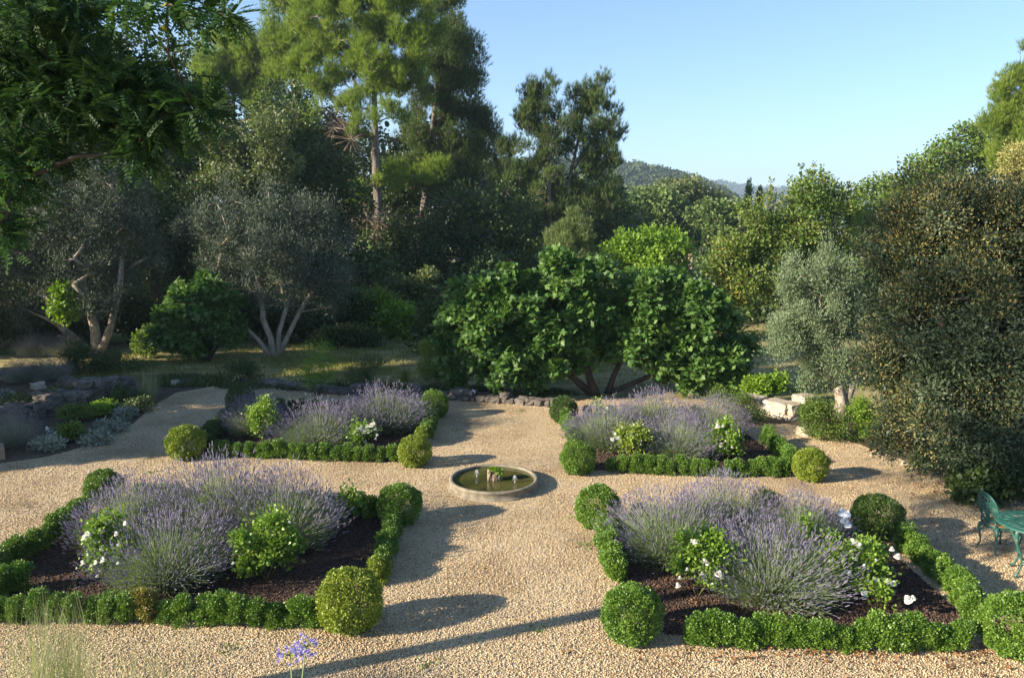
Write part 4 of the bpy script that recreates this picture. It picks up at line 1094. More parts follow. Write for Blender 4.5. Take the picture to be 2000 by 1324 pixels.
pine('left stem of the two slim dark pines standing alone against the sky', 1075, 46,
     [(1062, 190, 0, 42, 40), (1050, 240, 0, 40, 40), (1075, 250, 0, 38, 45), (1065, 300, 0, 45, 28), (1035, 215, 0, 18, 25), (1045, 350, 0, 60, 30), (1060, 400, 0, 50, 40), (1000, 300, 0, 22, 35), (985, 350, 0, 30, 35)],
     [[(1078, 560), (1074, 440), (1072, 360), (1066, 290), (1062, 180)], [(1072, 350), (1082, 290), (1092, 220)]], .18, 6800, .32, 'pine_needle_dark', 110, (.3, .6), kw=dict(out=.4, up=1.2, rnd=.4, nup=.1, hollow=.8, tmix=.4), ntw=1300)
pine('right stem of the two slim dark pines, crown leaning out over the hill', 1115, 46.5,
     [(1150, 195, 0, 36, 32), (1180, 220, 0, 30, 40), (1150, 250, 0, 42, 40), (1195, 250, 0, 26, 26), (1140, 300, 0, 50, 28), (1190, 300, 0, 30, 18), (1160, 350, 0, 45, 40), (1150, 410, 0, 50, 40), (1175, 180, 0, 20, 22)],
     [[(1112, 560), (1106, 440), (1112, 350), (1126, 290), (1145, 200)], [(1118, 330), (1160, 270), (1185, 230)]], .17, 6800, .32, 'pine_needle_dark', 110, (.3, .6), kw=dict(out=.4, up=1.2, rnd=.4, nup=.1, hollow=.8, tmix=.4), ntw=1300)
pine('yellow green pine top rising at the right edge of the photo', 1995, 42,
     [(1985, 190, 0, 40, 50), (1990, 120, 0, 20, 45), (1960, 230, 0, 35, 30), (2010, 260, 0, 60, 60), (1975, 300, 0, 40, 30), (1950, 180, 0, 18, 14)],
     [[(2000, 500), (1998, 300), (1992, 90)]], .2, 10000, .30, 'pine_needle', 90, (.3, .6), ntw=600)

# ---- oaks and other woodland trees behind
OAKS = [
 ('tall dark oak behind the hanging boughs, slender tips against the sky', 300, 36, [(280, 160, 0, 80, 80), (350, 110, 0, 30, 60), (330, 210, 0, 70, 60), (250, 230, 0, 90, 80), (360, 60, 0, 16, 30), (400, 300, 0, 60, 60), (280, 350, 0, 100, 80)], 70, (.5, .95), 17000, .13, 'oak_leaf'),
 ('grey green holm oak catching the sun left of the tall pine', 470, 35, [(490, 270, 0, 80, 50), (470, 340, 0, 80, 60), (540, 330, 0, 60, 50), (430, 400, 0, 80, 50), (520, 400, 0, 70, 50)], 64, (.4, .8), 16000, .11, 'oak_leaf_pale'),
 ('dark evergreen oak crown under the pale pine branches', 600, 40, [(600, 300, 0, 80, 60), (640, 380, 0, 80, 80), (560, 250, 0, 60, 50), (600, 470, 0, 80, 60)], 66, (.6, 1.0), 15000, .14, 'oak_leaf'),
 ('shadowed oak between the pine trunks and the fig trees', 900, 42, [(900, 430, 0, 80, 60), (960, 400, 0, 60, 70), (880, 500, 0, 80, 50), (960, 480, 0, 60, 60), (1010, 440, 0, 50, 60), (800, 470, 2, 60, 60)], 60, (.6, 1.0), 13000, .14, 'oak_leaf'),
 ('dark oak at the far left edge behind the big olive', 60, 34, [(30, 300, 0, 120, 120), (120, 260, 1, 100, 90), (-40, 420, 0, 120, 120), (60, 160, 1, 100, 90), (160, 180, 2, 90, 70)], 74, (.6, 1.1), 17000, .14, 'oak_leaf'),
 ('leafy dark oak filling the gap behind the two left olives', 350, 33, [(340, 420, 0, 70, 80), (330, 520, 0, 70, 60), (380, 480, 0, 60, 60), (300, 600, 0, 60, 40)], 44, (.5, .8), 11000, .11, 'oak_leaf'),
 ('tall dark oak between the left pine and the tallest pine', 560, 47, [(540, 220, 0, 70, 60), (610, 260, 0, 70, 60), (470, 240, 0, 60, 50), (560, 300, 0, 90, 60)], 60, (.6, 1.0), 13000, .15, 'oak_leaf'),
 ('dark oak showing through the open middle of the tallest pine', 770, 58, [(700, 300, 0, 70, 60), (820, 330, 0, 80, 60), (740, 380, 0, 90, 60)], 60, (.7, 1.1), 13000, .17, 'oak_leaf'),
 ('oak crown reaching up under the hanging boughs, far left', 150, 44, [(200, 230, 0, 90, 70), (120, 200, 0, 90, 80), (330, 250, 0, 60, 60), (250, 130, 0, 60, 60)], 60, (.7, 1.1), 13000, .16, 'oak_leaf'),
 ('dark oak below and behind the two slim pines', 1090, 50, [(1080, 450, 0, 90, 60), (1150, 470, 0, 70, 50), (1040, 500, 0, 70, 50), (1180, 420, 1, 40, 50)], 46, (.6, 1.0), 11000, .16, 'oak_leaf'),
]
for lab, bx, Y, ells, nc, rr, n, size, lm in OAKS:
    tree_px('oak_tree', lab, 'oak', bx, Y, ells, nc, rr, n, size, LR, lm, 'oak_bark', tr=.24, group='oaks of the wood behind the garden', surf=.75, tw=500, twL=1.1, kw=dict(hollow=.6, tmix=.4))
FAR = [
 ('broad light green oak crown below the hill, left one of the middle distance', 1262, 96, [(1270, 410, 0, 60, 35), (1245, 450, 0, 55, 35), (1310, 440, 0, 50, 40)], 46, (1.0, 1.8), 11000, .34, 'far_leaf'),
 ('round sunlit oak crown in the middle distance beneath the hill ridge', 1340, 105, [(1330, 385, 0, 50, 28), (1300, 400, 0, 45, 28), (1365, 400, 0, 45, 30), (1350, 430, 0, 60, 35)], 50, (1.1, 1.9), 12000, .36, 'oak_leaf_pale'),
 ('oak crown just left of the berry tree in the middle distance', 1405, 90, [(1395, 432, 0, 40, 30), (1430, 428, 0, 30, 22), (1440, 450, 0, 50, 38)], 36, (.9, 1.6), 8000, .32, 'far_leaf'),
 ('distant oak behind the clipped cypress', 1390, 120, [(1380, 445, 0, 50, 25), (1330, 460, 0, 40, 22)], 26, (1., 1.6), 5000, .36, 'far_leaf'),
 ('oak crowns peeping above the silver olive tree', 1715, 62, [(1700, 400, 0, 60, 45), (1740, 380, 0, 50, 40), (1790, 360, 0, 50, 45), (1800, 410, 0, 70, 40), (1750, 440, 0, 60, 40), (1690, 470, 0, 60, 60)], 76, (.7, 1.2), 17000, .2, 'oak_leaf_fresh'),
 ('mixed oak with thin twigs rising behind the great golden shrub', 1870, 52, [(1850, 330, 0, 60, 45), (1900, 290, 0, 50, 50), (1940, 300, 0, 50, 50), (1880, 260, 0, 24, 24), (1820, 370, 0, 50, 40)], 60, (.5, 1.0), 11000, .16, 'oak_leaf_fresh'),
]
for lab, bx, Y, ells, nc, rr, n, size, lm in FAR:
    tree_px('oak_tree', lab, 'oak', bx, Y, ells, nc, rr, n, size, LR, lm, 'oak_bark', tr=.3, group='oaks of the middle distance', surf=.75, kw=dict(hollow=.6, tmix=.5))
tree_px('lime_tree', 'bright green broadleaf tree between the slim pines and the oaks', 'tree', 1265, 41, [(1265, 482, 0, 58, 28), (1225, 495, 0, 40, 30), (1300, 488, 0, 40, 30), (1260, 525, 0, 70, 38), (1212, 470, 0, 18, 16)], 48, (.4, .75), 11000, .15, LR, 'bright_leaf', 'oak_bark', tr=.16, surf=.8, kw=dict(hollow=.5, tmix=.5))
tree_px('hawthorn_tree', 'dense green tree speckled with yellow and rusty fruit, right of centre', 'tree', 1540, 29, [(1540, 420, 0, 90, 60), (1470, 478, 0, 65, 48), (1610, 430, 0, 65, 60), (1430, 530, 0, 60, 60), (1500, 520, 0, 90, 70), (1640, 400, 0, 35, 40), (1570, 365, 0, 45, 28), (1525, 380, 0, 26, 26), (1400, 590, 0, 45, 40), (1600, 520, 0, 80, 60)],
        130, (.30, .58), 34000, .085, LR, 'berry_leaf', 'oak_bark', tr=.16, surf=.8, kw=dict(hollow=.5, tmix=.3), tw=300, twL=1.2)
# long shoots above that tree
def shoots():
    t = thing('leafy_sapling', 'thin leafy shoots standing above the fruit speckled tree', 'sapling', A(1575, 420, 29.3)[:2] + (0,))
    bx, by = t.location.x, t.location.y
    mb = MB(); cl = []
    for px, py in [(1548, 345), (1565, 322), (1590, 318), (1605, 322), (1612, 340), (1580, 335), (1505, 350), (1625, 350)]:
        a = A(px + random.uniform(-6, 6), 470, 29.3); b = A(px, py, 29.3)
        pts = [((a[0] * (1 - f) + b[0] * f) - bx, 0, (a[2] * (1 - f) + b[2] * f)) for f in (0, .5, 1)]
        mb.tube([(0, 0, 0), (pts[0][0] * .6, 0, pts[0][2] * .7)] + pts, [.05, .03, .02, .012, .006], 5)
        for f in np.linspace(.1, .98, 9): cl.append((np.array([(a[0] * (1 - f) + b[0] * f) - bx, random.uniform(-.1, .1), a[2] * (1 - f) + b[2] * f]), np.array([.16, .16, .2]) * (1.2 - f * .6)))
    part('trunk', mb.mesh('trunk'), 'oak_bark', t)
    part('crown', leafy('crown', cl, 2200, .085, LR, hollow=.9), 'berry_leaf', t)
shoots()

# ---- olives
def olive(label, bx, Y, ells, nc, rr, n, size, lm, trunks, tr, kw=None, by=None, lmat2=None):
    X, Yb = G(bx, by) if by else (A(bx, 500, Y)[0], Y)
    base = (X, Yb, 0)
    E_ = [ell_px(e[0], e[1], Yb + e[2], e[3], e[4], e[5] if len(e) > 5 else None, base) for e in ells]
    cl = env_clumps(E_, nc, rr, 1.35, .5, .4, zmin=.7)
    T = []
    for i, tk in enumerate(trunks):
        P = []
        for (px, py) in tk:
            a = A(px, py, Yb); P.append((a[0] - X, random.uniform(-.05, .05), max(-.05, a[2])))
        T.append((P, tr * (1 if i == 0 else .75)))
    t = thing('olive_tree', label, 'olive tree', base, group='olive trees')
    part('trunk', skeleton(T, [c for c, _ in cl], rmin=.01, sides=7, wig=.15, upbias=.8), 'olive_bark', t)
    part('crown', leafy('crown', cl, n, size, OL, **(kw or dict(out=.5, up=.7, rnd=.8, hollow=.9, tmix=.4, fuzz=.32))), lm, t)
    part('twigs', twigs('twigs', cl, 500, 1.1, .008, up=.5), 'bark_twig', t, kind='stuff')
olive('silver olive tree in full sun beside the low white wall', 1640, 17.4,
      [(1585, 610, 0, 75, 75), (1615, 560, .2, 60, 50), (1555, 660, 0, 55, 50), (1660, 620, 0, 35, 60), (1630, 700, 0, 60, 40), (1570, 535, 0, 45, 30), (1530, 640, .3, 30, 40), (1660, 530, .2, 15, 30), (1610, 510, .2, 20, 25), (1540, 540, 0, 20, 30), (1590, 730, 0, 45, 25)],
      170, (.13, .28), 66000, .062, 'olive_leaf',
      [[(1636, 820), (1643, 785), (1637, 745), (1632, 700), (1610, 640), (1600, 580)], [(1641, 800), (1655, 778), (1668, 748), (1690, 720), (1700, 690)], [(1635, 750), (1600, 700), (1570, 660)]], .135, by=822)
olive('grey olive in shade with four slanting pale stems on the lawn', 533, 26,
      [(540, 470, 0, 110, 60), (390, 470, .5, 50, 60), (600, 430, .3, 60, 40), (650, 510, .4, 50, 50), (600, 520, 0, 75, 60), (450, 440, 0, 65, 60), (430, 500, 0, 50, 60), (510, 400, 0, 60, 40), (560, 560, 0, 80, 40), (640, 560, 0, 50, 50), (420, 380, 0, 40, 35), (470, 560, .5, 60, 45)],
      160, (.22, .5), 66000, .095, 'olive_leaf_shaded',
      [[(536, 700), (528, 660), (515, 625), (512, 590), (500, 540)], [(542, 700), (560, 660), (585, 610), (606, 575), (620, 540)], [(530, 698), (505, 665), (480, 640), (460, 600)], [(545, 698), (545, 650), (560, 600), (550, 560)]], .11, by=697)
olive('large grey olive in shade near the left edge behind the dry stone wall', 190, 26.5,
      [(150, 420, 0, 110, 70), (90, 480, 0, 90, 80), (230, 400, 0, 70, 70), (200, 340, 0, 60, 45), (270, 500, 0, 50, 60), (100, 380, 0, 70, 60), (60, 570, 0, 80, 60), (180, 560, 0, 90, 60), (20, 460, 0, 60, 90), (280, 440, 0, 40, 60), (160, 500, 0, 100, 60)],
      180, (.28, .55), 76000, .10, 'olive_leaf_shaded',
      [[(190, 700), (185, 640), (170, 580), (150, 500)], [(195, 700), (215, 640), (235, 560), (240, 480)], [(185, 700), (120, 640), (80, 560)]], .16, by=692)

# ---- figs
FT = t_fig()
def fig(label, bx, by, ells, nc, rr, n, size, trunks, tr, group='fig trees at the back of the gravel', name='fig_tree', cat='fig tree', zmin=.2):
    X, Yb = G(bx, by); base = (X, Yb, 0)
    E_ = [ell_px(e[0], e[1], Yb + e[2], e[3], e[4], e[5] if len(e) > 5 else None, base) for e in ells]
    cl = env_clumps(E_, nc, rr, .85, .75, .5, zmin=zmin)
    T = []
    for i, tk in enumerate(trunks):
        P = [(A(px, py, Yb)[0] - X, 0, max(-.05, A(px, py, Yb)[2])) for px, py in tk]
        T.append((P, tr * (1 if i == 0 else .8)))
    t = thing(name, label, cat, base, group=group)
    part('trunk', skeleton(T, [c for c, _ in cl], rmin=.012, sides=7, wig=.1), 'oak_bark', t)
    part('crown', leafy('crown', cl, n, size, FT, out=.9, up=-.05, rnd=.7, nup=.9, hollow=.8, tmix=.3, sizevar=.4, fuzz=.22), 'fig_leaf', t)
fig('wide dark fig tree on the left of the pair, mostly in shade', 1155, 772,
    [(1040, 600, 0, 110, 75), (1100, 540, .3, 80, 45), (930, 610, 0, 75, 60), (1000, 660, 0, 110, 60), (1120, 630, 0, 65, 80), (1155, 600, .3, 42, 75), (1170, 670, .4, 35, 45), (1000, 712, 0, 110, 32), (900, 705, 0, 60, 40), (870, 640, .2, 45, 50), (960, 640, -.2, 80, 60), (1120, 500, .4, 45, 28), (890, 660, 0, 50, 40), (970, 560, 0, 70, 45), (1080, 700, -.2, 70, 35)],
    210, (.20, .38), 44000, .108, [[(1165, 775), (1150, 735), (1140, 690), (1100, 620), (1050, 570)], [(1158, 772), (1100, 720), (1020, 660)]], .10)
fig('sunlit glossy fig tree on the right of the pair', 1188, 768,
    [(1295, 600, 0, 85, 60), (1235, 620, 0, 50, 50), (1350, 620, 0, 70, 60), (1260, 560, .2, 60, 35), (1320, 570, .2, 60, 40), (1390, 650, 0, 60, 50), (1280, 670, 0, 90, 45), (1430, 680, .3, 45, 45), (1360, 700, 0, 80, 40), (1195, 600, 0, 26, 40), (1400, 722, 0, 60, 24), (1330, 735, 0, 50, 20), (1290, 715, 0, 40, 28)],
    160, (.20, .38), 33000, .105, [[(1186, 772), (1198, 735), (1215, 700), (1260, 650), (1300, 600)], [(1195, 765), (1280, 730), (1350, 680)]], .075)
fig('rounded fig bush standing alone on the lawn, its top catching sun', 400, 706,
    [(390, 600, 0, 75, 45), (330, 630, 0, 45, 40), (440, 620, 0, 50, 45), (400, 570, 0, 50, 28), (380, 655, 0, 80, 35)],
    90, (.20, .36), 17000, .11, [[(400, 705), (395, 680), (390, 640), (395, 600)], [(405, 705), (430, 670), (440, 620)], [(395, 705), (350, 670), (335, 630)]], .06)

# ---- the big shrub on the right
def big_shrub():
    base = (8.6, 13.3, 0)
    t = thing('elaeagnus_shrub', 'huge dark shrub with rusty gold leaf tips and painted sunlit rim filling the right side', 'shrub', base)
    E_ = [ell_px(px, py, 13.3 + dy, rx, ry, None, base) for px, py, dy, rx, ry in
          [(1850, 480, 0, 130, 110), (1910, 500, -.3, 110, 110), (1870, 390, .2, 90, 60), (1800, 560, 0, 95, 90), (1790, 660, 0, 90, 80), (1900, 600, -.6, 130, 130), (1830, 760, -.2, 100, 70), (1930, 760, -.8, 110, 100), (1990, 500, -.3, 130, 140), (2060, 640, -.5, 130, 200), (1850, 850, -.6, 70, 40), (1960, 860, -1., 90, 50)]]
    E_ = [(e[0] - .12, e[1], e[2], max(.35, e[3] - .42), max(.3, e[4] - .3), max(.3, e[5] - .38)) for e in E_]
    lobes = env_clumps(E_, 66, (.62, .95), .9, .9, .75, zmin=.3)
    cl = []; gold = []
    for c, r_ in lobes:
        g = (c[0] < -1.1 and c[2] > 1.0 and rng.random() < .7) or c[2] > 3.9 or rng.random() < .10  # gold growth and painted sunlight share the upper lobes and left rim
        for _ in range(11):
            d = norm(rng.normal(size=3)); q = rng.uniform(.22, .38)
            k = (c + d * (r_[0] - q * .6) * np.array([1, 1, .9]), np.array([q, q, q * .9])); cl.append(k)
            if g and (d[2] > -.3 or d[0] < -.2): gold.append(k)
    T = [([(0, .2, -.1), (-.1, .1, .8), (-.3, 0, 1.8), (-.5, 0, 3)], .16), ([(.1, .2, 0), (.5, 0, 1.), (1.1, 0, 2.2)], .13), ([(-.1, .2, 0), (-.6, -.2, .7), (-1.0, -.3, 1.4)], .1)]
    part('trunk', skeleton(T, [c for c, _ in lobes], rmin=.012, sides=6, wig=.12), 'oak_bark', t)
    part('crown', leafy('crown', cl, 175000, .064, t_leaf(.5, .1, .1), out=.7, up=.2, rnd=.6, nup=.7, hollow=.8, tmix=.75, fuzz=.16), 'elaeagnus_leaf', t)
    part('golden_sunlit_tips', leafy('tips', [(c, r_ * 1.1) for c, r_ in gold], 52000, .045, t_leaf(.5, .1, .1), out=.9, up=.5, rnd=.6, hollow=.5, tmix=.7), 'elaeagnus_tip_sunlit', t)
big_shrub()
def privet():
    base = (11.3, 16.3, 0)
    t = thing('privet_shrub', 'pale yellow flowering shrub behind the huge shrub, at the photo edge', 'shrub', base)
    E_ = [ell_px(px, py, 16.3, rx, ry, None, base) for px, py, rx, ry in [(1985, 330, 30, 35), (2000, 390, 50, 60), (1990, 430, 55, 60), (2040, 350, 60, 80), (2060, 480, 80, 120), (2080, 650, 70, 120)]]
    cl = env_clumps(E_, 90, (.24, .42), .9, .85, .45)
    T = [([(0, 0, -.1), (0, 0, 1.5), (.1, 0, 3.2)], .12)]
    part('trunk', skeleton(T, [c for c, _ in cl], rmin=.012), 'oak_bark', t)
    part('crown', leafy('crown', cl, 26000, .07, t_leaf(.4, .1, .1), out=.9, up=.5, rnd=.7, hollow=.6, tmix=.6), 'privet_yellow', t)
privet()

# ---- trees outside the left edge of the photo: they shade the path and the left beds
def plain_tree(x, y, h, r, zc, rz, label, n=9000, nc=40, lm='oak_leaf', size=.16, tr=.18):
    E_ = [(0, 0, zc, r, r, rz)]
    cl = env_clumps(E_, nc, (r * .22, r * .38), .85, .7, .5, zmin=.6)
    make_tree('oak_tree', label, 'oak', (x, y, 0), [([(0, 0, -.2), (.1, 0, zc * .5), (0, .1, zc)], tr)], cl, n, size, LR, lm, 'oak_bark', group='oaks left of the photo frame', kw=dict(hollow=.8))
SHADE_L = [(-17.2, 12.6, 3.6, 1.7, 3.2), (-18.6, 14.9, 6.4, 2.5, 5.8), (-18.5, 17.6, 6.0, 2.4, 5.6), (-20.2, 19.7, 2.9, 2.0, 2.7), (-22.2, 25.9, 5.2, 2.8, 5.0)]
for i, (x, y, zc, r, rz) in enumerate(SHADE_L):
    plain_tree(x, y, 0, r, zc, rz, 'dark oak standing outside the left edge, %s from the house' % ORD[i], n=20000, nc=60, size=.2)
for i, (x, y, zc, r, rz) in enumerate([(-25, 29, 5.5, 3.6, 5.2), (-29, 36, 6.0, 4.0, 5.8), (-24, 42, 6.2, 4.0, 6.0), (-34, 44, 6.0, 4.5, 6)]):
    plain_tree(x, y, 0, r, zc, rz, 'dark background oak in the shaded wood at far left, %s toward the back' % ORD[i], n=11000, nc=46, size=.2)

# ---- the far wood that reads as one mass
def wood(name, label, spots, n_each, leafsz, mat, zc=5.0, spread=1.0):
    cl = []
    for (x, y, z0, r) in spots:
        for _ in range(6):
            d = norm(rng.normal(size=3)); cl.append((np.array([x, y, z0 + r * 1.0]) + d * r * .7, np.array([r * .5, r * .5, r * .42])))
    return solid(name, leafy('wood', cl, n_each * len(spots), leafsz, LR, hollow=.45, tmix=.6, up=.3), mat, label, 'woodland', kind='stuff')
sp = []
for i in range(240):
    y = rng.uniform(62, 92); x = rng.uniform(-60, 12) * y / 75
    z = gz(y, x)
    pxx = 1000 + x / y * 1525
    sp.append((x, y, z + rng.uniform(-.5, 8.5 if pxx < 930 else 3.5), rng.uniform(2.2, 3.4)))
wood('woodland', 'dark wood closing the view between and behind the pines', sp, 420, .42, 'oak_leaf')
sp = []
for i in range(150):
    y = rng.uniform(130, 240); x = rng.uniform(-10, 160) * y / 200
    sp.append((x, y, -11 + rng.uniform(-1, 1.5) + y * .012, rng.uniform(3.5, 5.)))
wood('woodland', 'valley trees in the middle distance below the hill', sp, 260, .8, 'far_leaf')

sp = []
for i in range(170):
    y = rng.uniform(37, 60); x = rng.uniform(-40, 9) * y / 50
    sp.append((x, y, gz(y, x) - .3, rng.uniform(1.0, 1.9)))
for i in range(60):
    y = rng.uniform(31, 46); x = rng.uniform(10, 32) * y / 40
    sp.append((x, y, gz(y, x) - .3, rng.uniform(1.1, 2.0)))
for i in range(90):
    y = rng.uniform(60, 105); x = rng.uniform(8, 42) * y / 75
    sp.append((x, y, gz(y, x) - .9, rng.uniform(1.0, 1.5)))
wood('undergrowth', 'dark undergrowth of evergreen scrub beneath the trees', sp, 420, .17, 'oak_leaf')
# ================================================================= HILLS
def hill(name, label, prof, Y, depth, mat, trees, tsize, leaf, n_leaf, tmat, tl):
    """prof: ridge line as photo px,py; the hill falls toward the viewer from Y"""
    R_ = [A(px, py, Y) for px, py in prof]; xs = [p[0] for p in R_]; zs = [p[2] for p in R_]
    nx, ny = 60, 18; V = []; F = []
    X = np.linspace(xs[0], xs[-1], nx); Z = np.interp(X, xs, zs)
    def hz(x, f):
        zr = np.interp(x, xs, zs)
        return -12 + (zr + 12 - tsize * .9) * (math.sin(f * math.pi / 2) ** 1.2) + math.sin(x * .031 + f * 3) * tsize * .5 * f
    for j in range(ny):
        f = j / (ny - 1)
        for i in range(nx): V.append((X[i], Y - depth * (1 - f), hz(X[i], f)))
    for j in range(6):
        f = (j + 1) / 6
        for i in range(nx): V.append((X[i], Y + depth * f, Z[i] * (1 - f) - 4 * f - tsize))
    nr = ny + 6
    for j in range(nr - 1):
        for i in range(nx - 1):
            a = j * nx + i; F.append((a, a + 1, a + nx + 1, a + nx))
    me = mesh_np(name, V, F, smooth=True)
    solid('hill', me, mat, label, 'hill', kind='structure')
    P = []
    cl = []
    for _ in range(trees):
        x = rng.uniform(X[0], X[-1]); f = 1 - rng.random() ** 1.6 * .95; y = Y - depth * (1 - f); r = tsize * rng.uniform(.4, .8)
        cl.append((np.array([x, y, hz(x, f) + r * .5]), np.array([r, r, r * rng.uniform(.7, 1.1)])))
    solid('hill_trees', leafy('hill_trees', cl, n_leaf, leaf, LR, hollow=.3, tmix=.7, up=.3), tmat, tl, 'woodland', kind='stuff')
hill('near_hill', 'wooded hill sloping down to the right behind the slim pines', [(900, 322), (1100, 308), (1200, 309), (1245, 314), (1300, 330), (1360, 351), (1400, 372), (1440, 403), (1500, 440), (1560, 470)], 520, 110, 'hill_ground', 2800, 5.5, 1.2, 150000, 'hill_leaf_dim', 'pines and oaks covering the wooded hill')
hill('far_hill', 'distant blue hill on the horizon', [(1100, 410), (1250, 384), (1330, 364), (1385, 360), (1430, 360), (1480, 364), (1540, 372), (1620, 392), (1750, 400), (1900, 404), (2100, 410)], 2200, 450, 'hill_ground', 2200, 14, 4.5, 70000, 'hill_leaf_dim', 'woods covering the distant blue hill')

# ================================================================= SMALLER PLANTS
def shrub(label, ells, nc, rr, n, size, tm, lm, base_px, name='shrub', cat='shrub', Y=None, group=None, kw=None, stems=4, zmin=.03, bark='dark_twig', squash=.85):
    if Y: X, Yb = A(base_px[0], base_px[1], Y)[0], Y; z0 = gz(Y, X)
    else: (X, Yb), z0 = G(*base_px), 0
    base = (X, Yb, z0)
    E_ = [ell_px(e[0], e[1], Yb + e[2], e[3], e[4], None, base) for e in ells]
    cl = env_clumps(E_, nc, rr, squash, .7, .45, zmin=zmin)
    if not cl: cl = [(np.array(E_[0][:3]), np.array(E_[0][3:6]))]
    t = thing(name, label, cat, base, group=group)
    T = [([(.03 * math.cos(a), .03 * math.sin(a), -.03), (.09 * math.cos(a), .09 * math.sin(a), .15)], .014) for a in np.linspace(0, 5, stems)]
    part('stems', skeleton(T, [c for c, _ in cl], rmin=.004, sides=4, wig=.08, name='stems'), bark, t)
    part('foliage', leafy('foliage', cl, n, size, tm, **(kw or dict(hollow=.7, tmix=.4))), lm, t)
    return t
NF = t_needles(9, .5, .05, 8)
shrub('small pale green juniper rising behind the left fig tree', [(1115, 440, 0, 22, 25), (1110, 480, 0, 38, 30), (1115, 520, 0, 48, 30)], 34, (.22, .42), 5200, .22, NF, 'juniper_leaf', (1112, 560), Y=27, name='juniper', cat='juniper', kw=dict(out=.5, up=1.0, rnd=.5, hollow=.6))
shrub('feathery bright green shrub behind the far left lavender bed', [(615, 700, 0, 38, 40), (600, 740, 0, 25, 20), (640, 720, 0, 20, 25)], 30, (.14, .26), 6500, .05, t_blade(.16, .2), 'bright_leaf', (620, 772), kw=dict(out=.5, up=.8, hollow=.9))
shrub('clipped yellow green column of box behind the gravel', [(832, 700, 0, 17, 32), (830, 675, 0, 14, 12), (836, 725, 0, 16, 15)], 26, (.12, .2), 3600, .045, LF, 'box_leaf_yellow', (834, 742), name='box_column', cat='topiary', kw=dict(hollow=.4))
shrub('low leafy shrub at the foot of the clipped column', [(875, 725, 0, 32, 22)], 12, (.14, .24), 1400, .07, LR, 'oak_leaf_fresh', (880, 748))
shrub('sunlit juniper like bush below the tall pine trunk', [(690, 600, 0, 45, 25), (735, 590, 0, 35, 20), (720, 640, 0, 55, 30)], 36, (.3, .6), 6500, .15, LR, 'oak_leaf_fresh', (715, 680), Y=31)
shrub('glowing yellow green bush right of the pine trunks', [(785, 625, 0, 35, 25), (790, 660, 0, 45, 25), (760, 650, 0, 35, 25)], 26, (.3, .5), 5000, .13, LR, 'bright_leaf', (785, 688), Y=30)
shrub('grey green spreading bush beside the second pine trunk', [(810, 550, 0, 38, 30), (780, 575, 0, 30, 20)], 22, (.3, .55), 3600, .12, LR, 'oak_leaf_pale', (808, 610), Y=34)
shrub('wide dark low shrub in the shade right of the stemmed olive', [(680, 660, 0, 60, 18), (640, 665, 0, 40, 15)], 26, (.25, .4), 4500, .10, LR, 'oak_leaf', (680, 690), Y=28)
shrub('dull green bush with upright twigs behind the far left bed', [(725, 720, 0, 28, 30), (700, 735, 0, 28, 20), (745, 700, 0, 14, 22)], 22, (.12, .24), 2600, .055, LF, 'oak_leaf_pale', (722, 762))
shrub('low dark bush on the lawn edge left of the feathery shrub', [(470, 725, 0, 40, 18), (500, 735, 0, 20, 12)], 16, (.14, .26), 2200, .06, LF, 'oak_leaf', (470, 748))
shrub('bright green leafy bush at the foot of the sunlit fig', [(1490, 755, 0, 35, 22), (1515, 740, 0, 18, 18)], 22, (.14, .25), 3200, .06, LR, 'bright_leaf', (1492, 790))
shrub('loose green bush behind the right end of the far right bed', [(1425, 775, 0, 45, 16), (1410, 800, 0, 30, 12)], 20, (.12, .2), 2500, .045, LF, 'oak_leaf_fresh', (1425, 808))
shrub('dark leafy bush where gravel meets the far right bed corner', [(1470, 812, 0, 26, 12)], 10, (.12, .18), 1300, .05, LF, 'oak_leaf', (1468, 826))
shrub('mounded green shrub left of the sunlit olive trunk', [(1605, 820, 0, 38, 28), (1590, 800, 0, 20, 18), (1640, 845, 0, 28, 20)], 34, (.12, .22), 6200, .045, LF, 'oak_leaf_fresh', (1612, 860))
shrub('green shrub with a few white flowers right of the olive trunk', [(1700, 830, 0, 34, 30), (1680, 800, 0, 20, 22)], 26, (.12, .2), 4600, .045, LF, 'bright_leaf', (1695, 864))
shrub('sprawling dark shrub shaded under the golden leaf tips', [(1930, 940, 0, 60, 25), (1900, 960, 0, 30, 15), (1980, 930, 0, 50, 30)], 30, (.16, .28), 4600, .07, LR, 'oak_leaf', (1935, 985))
shrub('tangled bramble mass on top of the dry stone wall', [(180, 700, 0, 45, 22), (225, 710, 0, 40, 22), (150, 690, 0, 25, 18)], 32, (.16, .3), 5000, .07, LF, 'oak_leaf', (190, 728))
shrub('pale sage bush on the lawn edge near the fig bush', [(285, 665, 0, 22, 28)], 14, (.16, .28), 1700, .08, LR, 'oak_leaf_fresh', (285, 700))
shrub('low dark bush under the big olive, left of the bare patch', [(182, 655, 0, 20, 22)], 10, (.2, .3), 1500, .09, LR, 'oak_leaf', (182, 684))
shrub('leafy green stems hanging under the big olive crown', [(125, 600, 0, 22, 45)], 12, (.2, .32), 1300, .11, LR, 'bright_leaf', (130, 690), Y=25.5)
